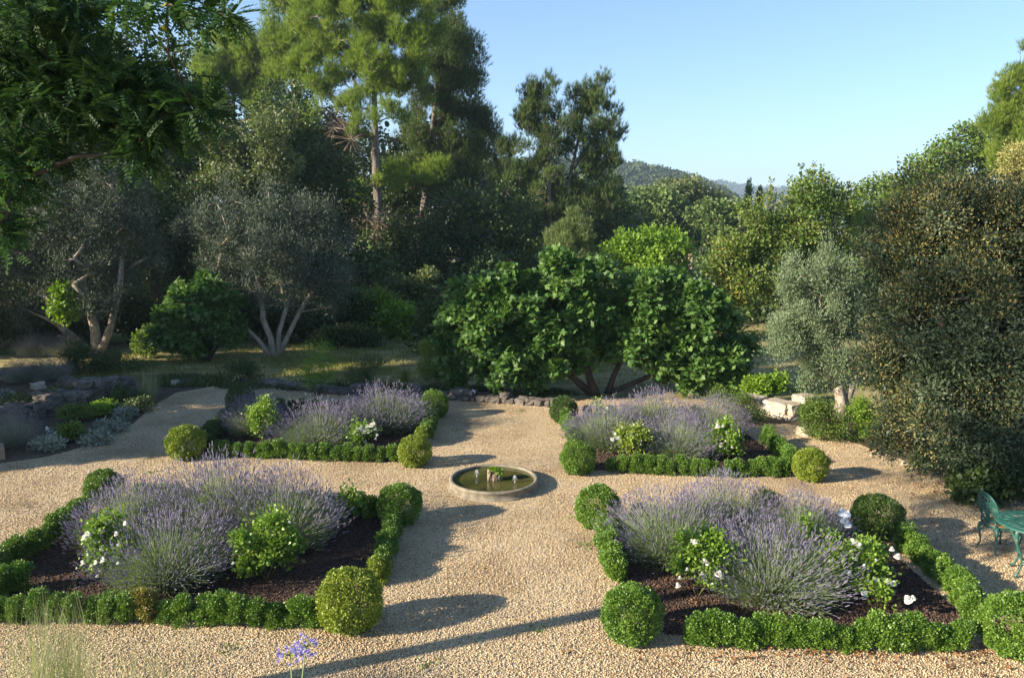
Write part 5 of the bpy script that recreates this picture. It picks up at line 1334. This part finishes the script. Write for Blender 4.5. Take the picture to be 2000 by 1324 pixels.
for px, py, rx, ry, by, lm, lab in [
    (60, 625, 60, 35, 672, 'oak_leaf', 'dark rounded shrub in the shade at the far left edge, behind the silver bushes'),
    (250, 610, 50, 40, 672, 'oak_leaf', 'dark tall shrub filling the shade left of the fig bush'),
    (130, 635, 40, 25, 668, 'oak_leaf_pale', 'dull green shrub in shade under the large olive'),
    (560, 620, 60, 28, 668, 'oak_leaf', 'dark low shrub behind the slanting pale olive stems'),
    (655, 590, 45, 45, 660, 'oak_leaf', 'dark upright shrub right of the stemmed olive'),
    (860, 640, 50, 45, 690, 'oak_leaf', 'dark shrub in shade just left of the fig trees'),
    (480, 600, 40, 45, 664, 'oak_leaf', 'dark shrub between the fig bush and the stemmed olive')]:
    shrub(lab, [(px, py, 0, rx, ry), (px + rx * .5, py + ry * .4, 0, rx * .7, ry * .6), (px - rx * .5, py + ry * .4, 0, rx * .7, ry * .6)], 40, (.25, .5), 8000, .10, LR, lm, (px, by), group='dark shrubs in the shade under the trees')
for px, py, rx, ry, by, lm, lab in [
    (40, 790, 36, 16, 815, 'oak_leaf', 'trailing dark plant hanging over the left end of the stone wall'),
    (120, 775, 34, 14, 800, 'oak_leaf_pale', 'grey green plant sprawling over the middle of the stone wall'),
    (215, 765, 34, 16, 785, 'oak_leaf', 'dark trailing plant covering the right end of the stone wall')]:
    shrub(lab, [(px, py, 0, rx, ry)], 16, (.12, .22), 1800, .05, LF, lm, (px, by), name='trailing_plant', cat='plant', group='plants trailing over the stone wall')
for i, (px, py, rx, ry, lm, lab) in enumerate([
    (150, 812, 34, 14, 'oak_leaf_fresh', 'bright green ground mound at the foot of the dry stone wall'),
    (205, 800, 26, 12, 'bright_leaf', 'small fresh green mound right of the larger one below the wall'),
    (135, 850, 22, 16, 'oak_leaf_fresh', 'green cushion plant beside the white flowers in shade'),
    (250, 780, 30, 16, 'oak_leaf', 'dark green cushion at the right end of the stone wall'),
    (60, 800, 40, 14, 'oak_leaf', 'dark ground cover in front of the left wall stones'),
    (265, 795, 28, 12, 'oak_leaf_pale', 'dull green spreading plant near the path corner')]):
    shrub(lab, [(px, py, 0, rx, ry)], 14, (.1, .2), 1700, .045, LR, lm, (px, py + ry * .8), name='ground_plant', cat='plant', group='mounded plants in the left border')
for i, (px, py, rx, ry, lab) in enumerate([
    (215, 840, 34, 9, 'silvery mat of leaves along the gravel edge, middle of border'),
    (185, 862, 30, 8, 'silvery mat of leaves touching the gravel, right of the white flowers'),
    (95, 872, 34, 9, 'silvery mat of leaves below the white flowers'),
    (245, 812, 20, 8, 'small silvery tuft of leaves near the path bend')]):
    shrub(lab, [(px, py, 0, rx, ry)], 12, (.08, .16), 900, .09, t_leaf(.35, .1, .15), 'silver_leaf', (px, py + ry * .7), name='silver_plant', cat='plant', group='silver leaved plants in the left border')

def tuft(label, px, py, hgt, n, mat, spread=.3, name='grass_tuft', cat='grass', w=.03, bend=.35, group=None, Y=None, rad=.1):
    X, Yb = G(px, py) if Y is None else (A(px, py, Y)[0], Y)
    t = thing(name, label, cat, (X, Yb, 0), group=group)
    a = rng.uniform(0, 6.283, n); q = rng.random(n) ** .6
    P = np.stack([rad * q * np.cos(a), rad * q * np.sin(a), np.zeros(n)], -1)
    D = np.stack([np.cos(a) * q * spread, np.sin(a) * q * spread, np.ones(n)], -1) + rng.normal(size=(n, 3)) * .16
    N = np.cross(D, np.stack([-np.sin(a), np.cos(a), np.zeros(n)], -1)) * 1 + 0
    part('blades', scatter('blades', P, D, -N, hgt * rng.uniform(.35, 1.1, n) ** 1.0, t_blade(w, bend, 4)), mat, t)
    return t
tuft('buff ornamental grass tuft at the bend of the shaded border', 292, 782, .7, 420, 'feather_grass', 1.3, w=.012, bend=.6)
tuft('green strappy tuft at the foot of the huge right shrub', 1795, 915, .42, 260, 'bright_leaf', 1.6, w=.025, bend=.5)
tuft('thin green tuft on the border edge right of the olive shrubs', 1740, 880, .32, 160, 'grass_blade', 1.6, w=.02, bend=.4)
tuft('strappy green tuft on the lawn edge by the clipped column', 790, 745, .4, 200, 'grass_blade', .8, w=.03, bend=.4)
tuft('green tuft of blades under the huge shrub by the chair', 1860, 950, .45, 260, 'grass_blade', .9, w=.03, bend=.5)

# grey lavenders and santolina in the left border
def grey_lav(px, py, s, label, k, sz=None, fl=True):
    x, y = G(px, py)
    t = thing('lavender_bush', label, 'lavender', (x, y, 0), rz=k * 1.1, group='grey lavenders in the left border', scale=(s, s, sz or s))
    st, f_, lf = LAV[k % 3]
    part('foliage', lf, 'silver_leaf', t)
    if fl: part('stems', st, 'silver_leaf', t); part('flower_spikes', f_, 'grey_spike', t, kind='stuff')
leaf_mat('grey_spike', [(.20, .18, .20), (.30, .27, .29)], .2, .7, .1)
grey_lav(45, 745, .62, 'grey lavender growing above the stone wall, leftmost of two', 0, .6)
grey_lav(98, 742, .62, 'grey lavender growing above the stone wall, right of its twin', 1, .6)
grey_lav(25, 870, .62, 'blue grey lavender in deep shade by the stone trough', 2, .7)
for i, px in enumerate((70, 100, 128)):
    grey_lav(px, 694, .75, ['silver sunlit bush on the lawn, left of three', 'silver sunlit bush on the lawn, middle of three', 'silver sunlit bush on the lawn, right of three'][i], i, .72, fl=(i != 1))
# white flower cluster, poppy, yellow flower
def flowers(px, py, Yoff, spots, mat, label, s=.9, leafm='silver_leaf', name='flower_clump', cat='flowers', h=.3):
    X, Yb = G(px, py)
    t = thing(name, label, cat, (X, Yb, 0))
    mb = MB()
    for i, (qx, qy) in enumerate(spots):
        p = A(qx, qy, Yb + random.uniform(-.1, .1)); l = (p[0] - X, p[1] - Yb, p[2])
        mb.tube([(l[0] * .3, l[1] * .3, 0), (l[0] * .8, l[1] * .8, l[2] * .6), l], [.004, .003, .003], 4)
        o = part('bloom', BLOOMS[i % 4], mat, t); o.location = l; o.scale = (s * random.uniform(.8, 1.1),) * 3; o.rotation_euler = (random.uniform(0, .8), random.uniform(-.4, .4), random.uniform(0, 6))
    part('stems', mb.mesh('stems'), 'rose_stem', t)
    part('foliage', leafy('foliage', [(np.array([0, 0, .08]), np.array([.22, .2, .1]))], 260, .07, LR, hollow=.8), leafm, t)
flowers(104, 866, 0, [(93, 838), (98, 842), (102, 845), (106, 850), (110, 846), (100, 852), (112, 853), (108, 858), (95, 844)], 'petal', 'cluster of white flowers in the shaded left border', .95)
flowers(8, 775, 0, [(6, 764), (9, 768)], 'poppy_petal', 'small red poppy at the left edge below the wall lavender', .8)
flowers(1578, 785, 0, [(1577, 774), (1581, 777)], 'yellow_petal', 'single yellow flower on top of the low white wall', .9, 'oak_leaf_fresh')
flowers(1706, 856, 0, [(1690, 806), (1703, 808), (1712, 818), (1684, 822), (1716, 830)], 'petal', 'few small white flowers among the shrub right of the olive', .7, 'oak_leaf_fresh')

# dark conifer in the near right bed
shrub('dark pointed dwarf conifer between the lavenders of the near right bed', [(1490, 968, 0, 17, 26), (1490, 1000, 0, 27, 28), (1492, 1030, 0, 28, 20)], 26, (.10, .18), 3600, .06, t_leaf(.3, .05, .0), 'box_leaf_shaded', (1492, 1040), name='dwarf_conifer', cat='conifer', kw=dict(out=.6, up=.8, hollow=.6))

grass_patch('weeds', [(-5.5, 20.9, 2.6, .5, .35), (-2.2, 20.6, 2.0, .45, .3), (.6, 20.0, 1.2, .4, .2), (-9.2, 21.6, 1.5, .8, .25)], 9000, .16, 'oak_leaf', 'dark low weeds growing over the stone edging behind the gravel', blade=.2)
# ---- agapanthus: stems rise from below the frame
def agapanthus():
    Yd = 5.7
    c = A(575, 1262, Yd); X = c[0] - .02
    t = thing('agapanthus', 'pale blue agapanthus flower heads on tall stems in the foreground', 'flower', (X, Yd, 0))
    heads = [(600, 1252), (562, 1268), (606, 1262), (575, 1278), (545, 1280)]
    for i, (px, py) in enumerate([(597, 1254), (566, 1270)]):
        p = A(px, py, Yd + (.08 if i else -.05)); l = Vector((p[0] - X, p[1] - Yd, p[2]))
        mb = MB(); mb.tube([(0.02 * i, 0, 0), (l.x * .4, l.y * .5, l.z * .6), (l.x, l.y, l.z - .04)], [.007, .006, .005], 6)
        n = 34; d = rdir(n); d[:, 2] = np.abs(d[:, 2]) * .8 - .15; d = norm(d); R_ = rng.uniform(.05, .10, n)
        for k in range(n): mb.tube([(l.x, l.y, l.z - .04), (l.x + d[k, 0] * R_[k] * .6, l.y + d[k, 1] * R_[k] * .6, l.z - .03 + d[k, 2] * R_[k] * .7), (l.x + d[k, 0] * R_[k], l.y + d[k, 1] * R_[k], l.z - .04 + d[k, 2] * R_[k])], [.0018, .0015, .0012], 3)
        part('stem', mb.mesh('stem'), 'stem_green', t)
        P = []; D = []
        for k in range(n):
            for q in range(7):
                P.append((l.x + d[k, 0] * R_[k], l.y + d[k, 1] * R_[k], l.z - .04 + d[k, 2] * R_[k])); r_ = rdir(1)[0]; D.append(d[k] * .9 + r_ * .7 + np.array([0, 0, -.25]))
        P = np.array(P); D = np.array(D)
        part('flower_head', scatter('flower_head', P, D, rdir(len(P)), .030, t_leaf(.34, .06, .1)), 'agapanthus_petal', t)
    part('leaves', scatter('leaves', np.zeros((26, 3)) + rng.normal(size=(26, 3)) * .03 * np.array([1, 1, 0]), rng.normal(size=(26, 3)) * .5 + np.array([0, 0, 1.2]), rdir(26), .5, t_blade(.07, .5, 5)), 'bright_leaf', t)
noise_mat('stem_green', [(.16, .24, .06, .3), (.26, .34, .1, .7)], 6, 3, .6, 0, .3)
agapanthus()
grass_spots = [(-4.3, 12.9), (2.1, 12.5), (.3, 8.1), (-.9, 7.4), (1.0, 10.4), (-6.5, 13.6), (4.6, 12.4), (-1.2, 16.5), (.2, 18.2), (.9, 11.4), (-3, 7.7)]
P_ = np.concatenate([np.array([[x + rng.normal() * .07, y + rng.normal() * .05, .004] for _ in range(26)]) for x, y in grass_spots])
solid('gravel_weeds', scatter('gravel_weeds', P_, rng.normal(size=P_.shape) * .8 + np.array([0, 0, .8]), rdir(len(P_)), rng.uniform(.02, .06, len(P_)), t_leaf(.4, .1, .1)), 'box_leaf', 'tiny green weeds sprouting here and there in the gravel', 'weeds', kind='stuff')
litter([(0, 11, 5, 4, .5), (-6, 14.5, 4, 1.5, .2), (0, 17.5, 1.5, 2, .15), (6.5, 13.5, 1, 1.5, .15)], 700, 'dry_leaf', 'stray dry leaves and bits lying about on the open gravel', size=(.02, .05))
# ---- feathery grass at the lower left, close to the camera
tuft('feathery grey green grass fountain in the lower left foreground', 120, 1420, 1.25, 800, 'feather_grass', .8, w=.0042, bend=.45, name='ornamental_grass', Y=6.1, rad=.14)
tuft('sparser grey green grass fountain at the bottom left, right of the fuller one', 290, 1450, 1.05, 500, 'feather_grass', 1.0, w=.0042, bend=.5, name='ornamental_grass', Y=5.9, rad=.14)

# ================================================================= WALLS, STONES, SMALL THINGS
def dry_wall(label, pts, h, th, sw, sh, mat, name='stone_wall', loose=.25):
    P = [Vector((p[0], p[1], 0)) for p in pts]
    mb = MB(); base = P[0]
    for i in range(len(P) - 1):
        d = P[i + 1] - P[i]; L = d.length; a = math.atan2(d.y, d.x); nrm = Vector((-d.y, d.x, 0)).normalized()
        hh0 = h[i] if hasattr(h, '__len__') else h; hh1 = h[i + 1] if hasattr(h, '__len__') else h
        z = 0.
        while z < max(hh0, hh1):
            s_ = random.uniform(-.1, 0)
            rh = sh * random.uniform(.8, 1.25)
            while s_ < L:
                w_ = sw * random.uniform(.6, 1.5); f = min(1, max(0, (s_ + w_ / 2) / L)); hh = hh0 * (1 - f) + hh1 * f
                if z == 0. or z + rh * .5 < hh + random.uniform(-.08, .08):
                    for row in (-1, 1):
                        q = P[i] + d * f + nrm * row * th * .26 - base
                        jj = 0 if loose < .3 else 1
                        mb.stone((q.x + random.uniform(-.02, .02) * jj, q.y + random.uniform(-.03, .03) * jj, z + rh * .5), (w_ * 1.06 * (random.uniform(.8, 1.1) if jj else 1), th * .58 * (random.uniform(.8, 1.15) if jj else 1), rh * (random.uniform(.8, 1.15) if jj else 1.08)), a + random.uniform(-loose, loose) * (.4 if jj else .05), .2 if jj else .1)
                s_ += w_ * .98
            z += rh * .95
    o = solid(name, mb.mesh(name, False), mat, label, 'wall', loc=(base.x, base.y, base.z))
    return o
dry_wall('low wall of pale square cut stones beside the sunlit olive', [G(1585, 812), G(1540, 818), G(1490, 806), G(1455, 800)], [.42, .42, .36, .3], .42, .32, .13, 'pale_stone')
dry_wall('rough dry stone wall of grey rocks in shade at the left', [G(-60, 850), G(20, 826), G(100, 808), G(180, 792), G(240, 775), G(262, 762)], [.3, .32, .45, .66, .45, .15], .6, .26, .17, 'field_stone', loose=1.0)
dry_wall('low line of dark stones along the back of the gravel', [G(520, 752), G(650, 768), G(760, 772), G(870, 778), G(990, 786), G(1080, 793)], [.08, .14, .22, .2, .16, .08], .35, .22, .14, 'field_stone', name='stone_edging', loose=1.0)
def rock(px, py, d, mat, label):
    x, y = G(px, py); mb = MB(); mb.stone((0, 0, d[2] * .38), d, random.uniform(0, 3), .2)
    solid('rock', mb.mesh('rock'), mat, label, 'rock', loc=(x, y, 0), group='loose stones at the border edges')
rock(342, 752, (.22, .18, .16), 'pale_stone', 'round pale stone at the lawn corner of the left border')
rock(1572, 850, (.34, .24, .2), 'pale_stone', 'pale block lying on the gravel in front of the white wall end')
rock(1772, 908, (.2, .14, .1), 'pale_stone', 'small white stone on the gravel edge under the shrub')
rock(1805, 925, (.3, .2, .12), 'field_stone', 'flat brownish stone at the foot of the huge shrub')
rock(75, 760, (.34, .26, .22), 'pale_stone', 'large pale rock on top of the left wall')
rock(130, 752, (.4, .3, .26), 'field_stone', 'big grey rock crowning the left wall')
# stone trough at the left edge
def trough():
    x, y = G(-45, 900)
    t = thing('stone_trough', 'corner of a sandy stone trough at the left edge on the gravel', 'planter', (x, y, 0), R(35))
    mb = MB(); W, D_, H_ = .9, .45, .24; th = .06
    mb.box((0, -D_ / 2 + th / 2, H_ / 2), (W, th, H_)); mb.box((0, D_ / 2 - th / 2, H_ / 2), (W, th, H_))
    mb.box((-W / 2 + th / 2, 0, H_ / 2), (th, D_ - 2 * th, H_)); mb.box((W / 2 - th / 2, 0, H_ / 2), (th, D_ - 2 * th, H_))
    o = part('trough_body', mb.mesh('trough_body', False), 'pot_clay', t)
    bv = o.modifiers.new('bevel', 'BEVEL'); bv.width = .015; bv.segments = 2
    s_ = MB(); s_.box((0, 0, .1), (W - 2 * th - .01, D_ - 2 * th - .01, .18)); part('soil', s_.mesh('soil', False), 'border_soil', t)
trough()
# garden spotlights on the back edging
def spot(px, py, label, rz):
    x, y = G(px, py + 14); t = thing('garden_spotlight', label, 'spotlight', (x, y, .0), rz, group='garden spotlights at the back edging')
    mb = MB(); mb.tube([(0, 0, -.05), (0, 0, .16)], .012, 8); mb.tube([(-.06, 0, .17), (-.06, 0, .22)], .006, 5); mb.tube([(.06, 0, .17), (.06, 0, .22)], .006, 5); mb.tube([(-.06, 0, .16), (.06, 0, .16)], .008, 6)
    part('bracket', mb.mesh('bracket'), 'lamp_metal', t)
    mb = MB(); mb.tube([(0, .07, .20), (0, .05, .21), (0, -.05, .235), (0, -.075, .24)], [.03, .05, .06, .064], 16)
    part('housing', mb.mesh('housing'), 'lamp_metal', t)
    mb = MB(); mb.tube([(0, -.073, .2395), (0, -.082, .2415)], [.056, .05], 16); part('lens', mb.mesh('lens'), 'lens_glass', t)
spot(901, 768, 'small round garden spotlight, left of two at the back edging', R(15))
spot(926, 768, 'small round garden spotlight, right of two at the back edging', R(-10))

# ---- far cypresses and the house glimpsed between trees
def cypress(px, py_top, py_bot, w, Y, label, mat='far_leaf', n=2400):
    a = A(px, py_top, Y); b = A(px, py_bot, Y); H_ = a[2] - b[2]; r = w * Y / FPX / 2; base = b
    t = thing('cypress_tree', label, 'cypress', base, group='slim cypresses in the middle distance')
    cl = [(np.array([0, 0, H_ * f]), np.array([r * s, r * s, H_ * .12])) for f, s in ((.1, .8), (.25, 1), (.4, 1), (.55, .95), (.7, .8), (.83, .6), (.93, .35))]
    part('crown', leafy('crown', cl, n, .22, t_leaf(.4, .05, 0), out=.5, up=1., rnd=.5, hollow=.4), mat, t)
    m = MB(); m.tube([(0, 0, -1.5), (0, 0, H_ * .8)], [.15, .04], 6); part('trunk', m.mesh('trunk'), 'oak_bark', t)
cypress(1362, 442, 482, 12, 80, 'small bright clipped cypress next to the pink house wall')
cypress(1374, 452, 482, 7, 84, 'narrow cypress right of the bright clipped one')
cypress(1408, 425, 480, 8, 86, 'thin dull cypress at the left flank of the berry tree')
cypress(1208, 378, 450, 20, 78, 'dark cypress just right of the two slim pines', 'oak_leaf')
cypress(1460, 352, 420, 14, 60, 'spire topped conifer left of the berry tree shoots', 'oak_leaf_fresh', 500)
cypress(1482, 366, 420, 14, 61, 'second spire topped conifer, just right of the taller one', 'oak_leaf_fresh', 450)
def house(px, py, Y, wpx, hpx, label, roof=True):
    c = A(px, py, Y); s = Y / FPX; W, H_ = wpx * s, hpx * s; zb = -3.5
    t = thing('stone_house', label, 'house', (c[0], Y, zb)); top = c[2] + H_ / 2 - zb; D_ = 6
    m = MB(); m.box((0, 3, top / 2), (W, D_, top)); part('wall', m.mesh('wall', False), 'house_wall', t)
    m = MB(); m.add([(-W / 2 - .3, -.4, top - .05), (W / 2 + .3, -.4, top - .05), (W / 2 + .3, 3, top + 1.2), (-W / 2 - .3, 3, top + 1.2), (-W / 2 - .3, 6.4, top - .05), (W / 2 + .3, 6.4, top - .05), (-W / 2 - .3, -.4, top - .2), (W / 2 + .3, -.4, top - .2), (W / 2 + .3, 6.4, top - .2), (-W / 2 - .3, 6.4, top - .2)],
                    [(0, 1, 2, 3), (3, 2, 5, 4), (6, 7, 1, 0), (6, 0, 3, 4, 9), (7, 8, 5, 2, 1), (9, 8, 7, 6), (4, 5, 8, 9)]); part('roof', m.mesh('roof', False), 'roof_tile', t)
    m = MB(); m.box((W * .2, -.02, top - 1.3), (.9, .06, 1.2)); w = part('window', m.mesh('window', False), 'window_glass', t)
    m = MB()
    for sx in (-1, 1): m.box((W * .2 + sx * .7, -.05, top - 1.3), (.45, .05, 1.25))
    part('shutter', m.mesh('shutter', False), 'shutter_paint', w)
house(1343, 458, 112, 22, 26, 'pinkish house wall glimpsed between the oaks and the clipped cypress')
house(1176, 438, 92, 26, 20, 'sunlit ochre house corner glimpsed right of the slim pines')

# ================================================================= AIR
def haze():
    me = MB(); me.box((0, 1340, 68), (4700, 3380, 230))
    m, nt, out = nodes_mat('haze_air')
    v = nt.nodes.new('ShaderNodeVolumePrincipled'); v.inputs['Color'].default_value = (.62, .78, 1, 1)
    v.inputs['Density'].default_value = .00036; v.inputs['Anisotropy'].default_value = .2
    nt.links.new(v.outputs[0], out.inputs['Volume']); MATS['haze_air'] = m
    solid('haze', me.mesh('haze', False), 'haze_air', 'thin blue air between the garden and the hills', 'haze', kind='stuff')
haze()
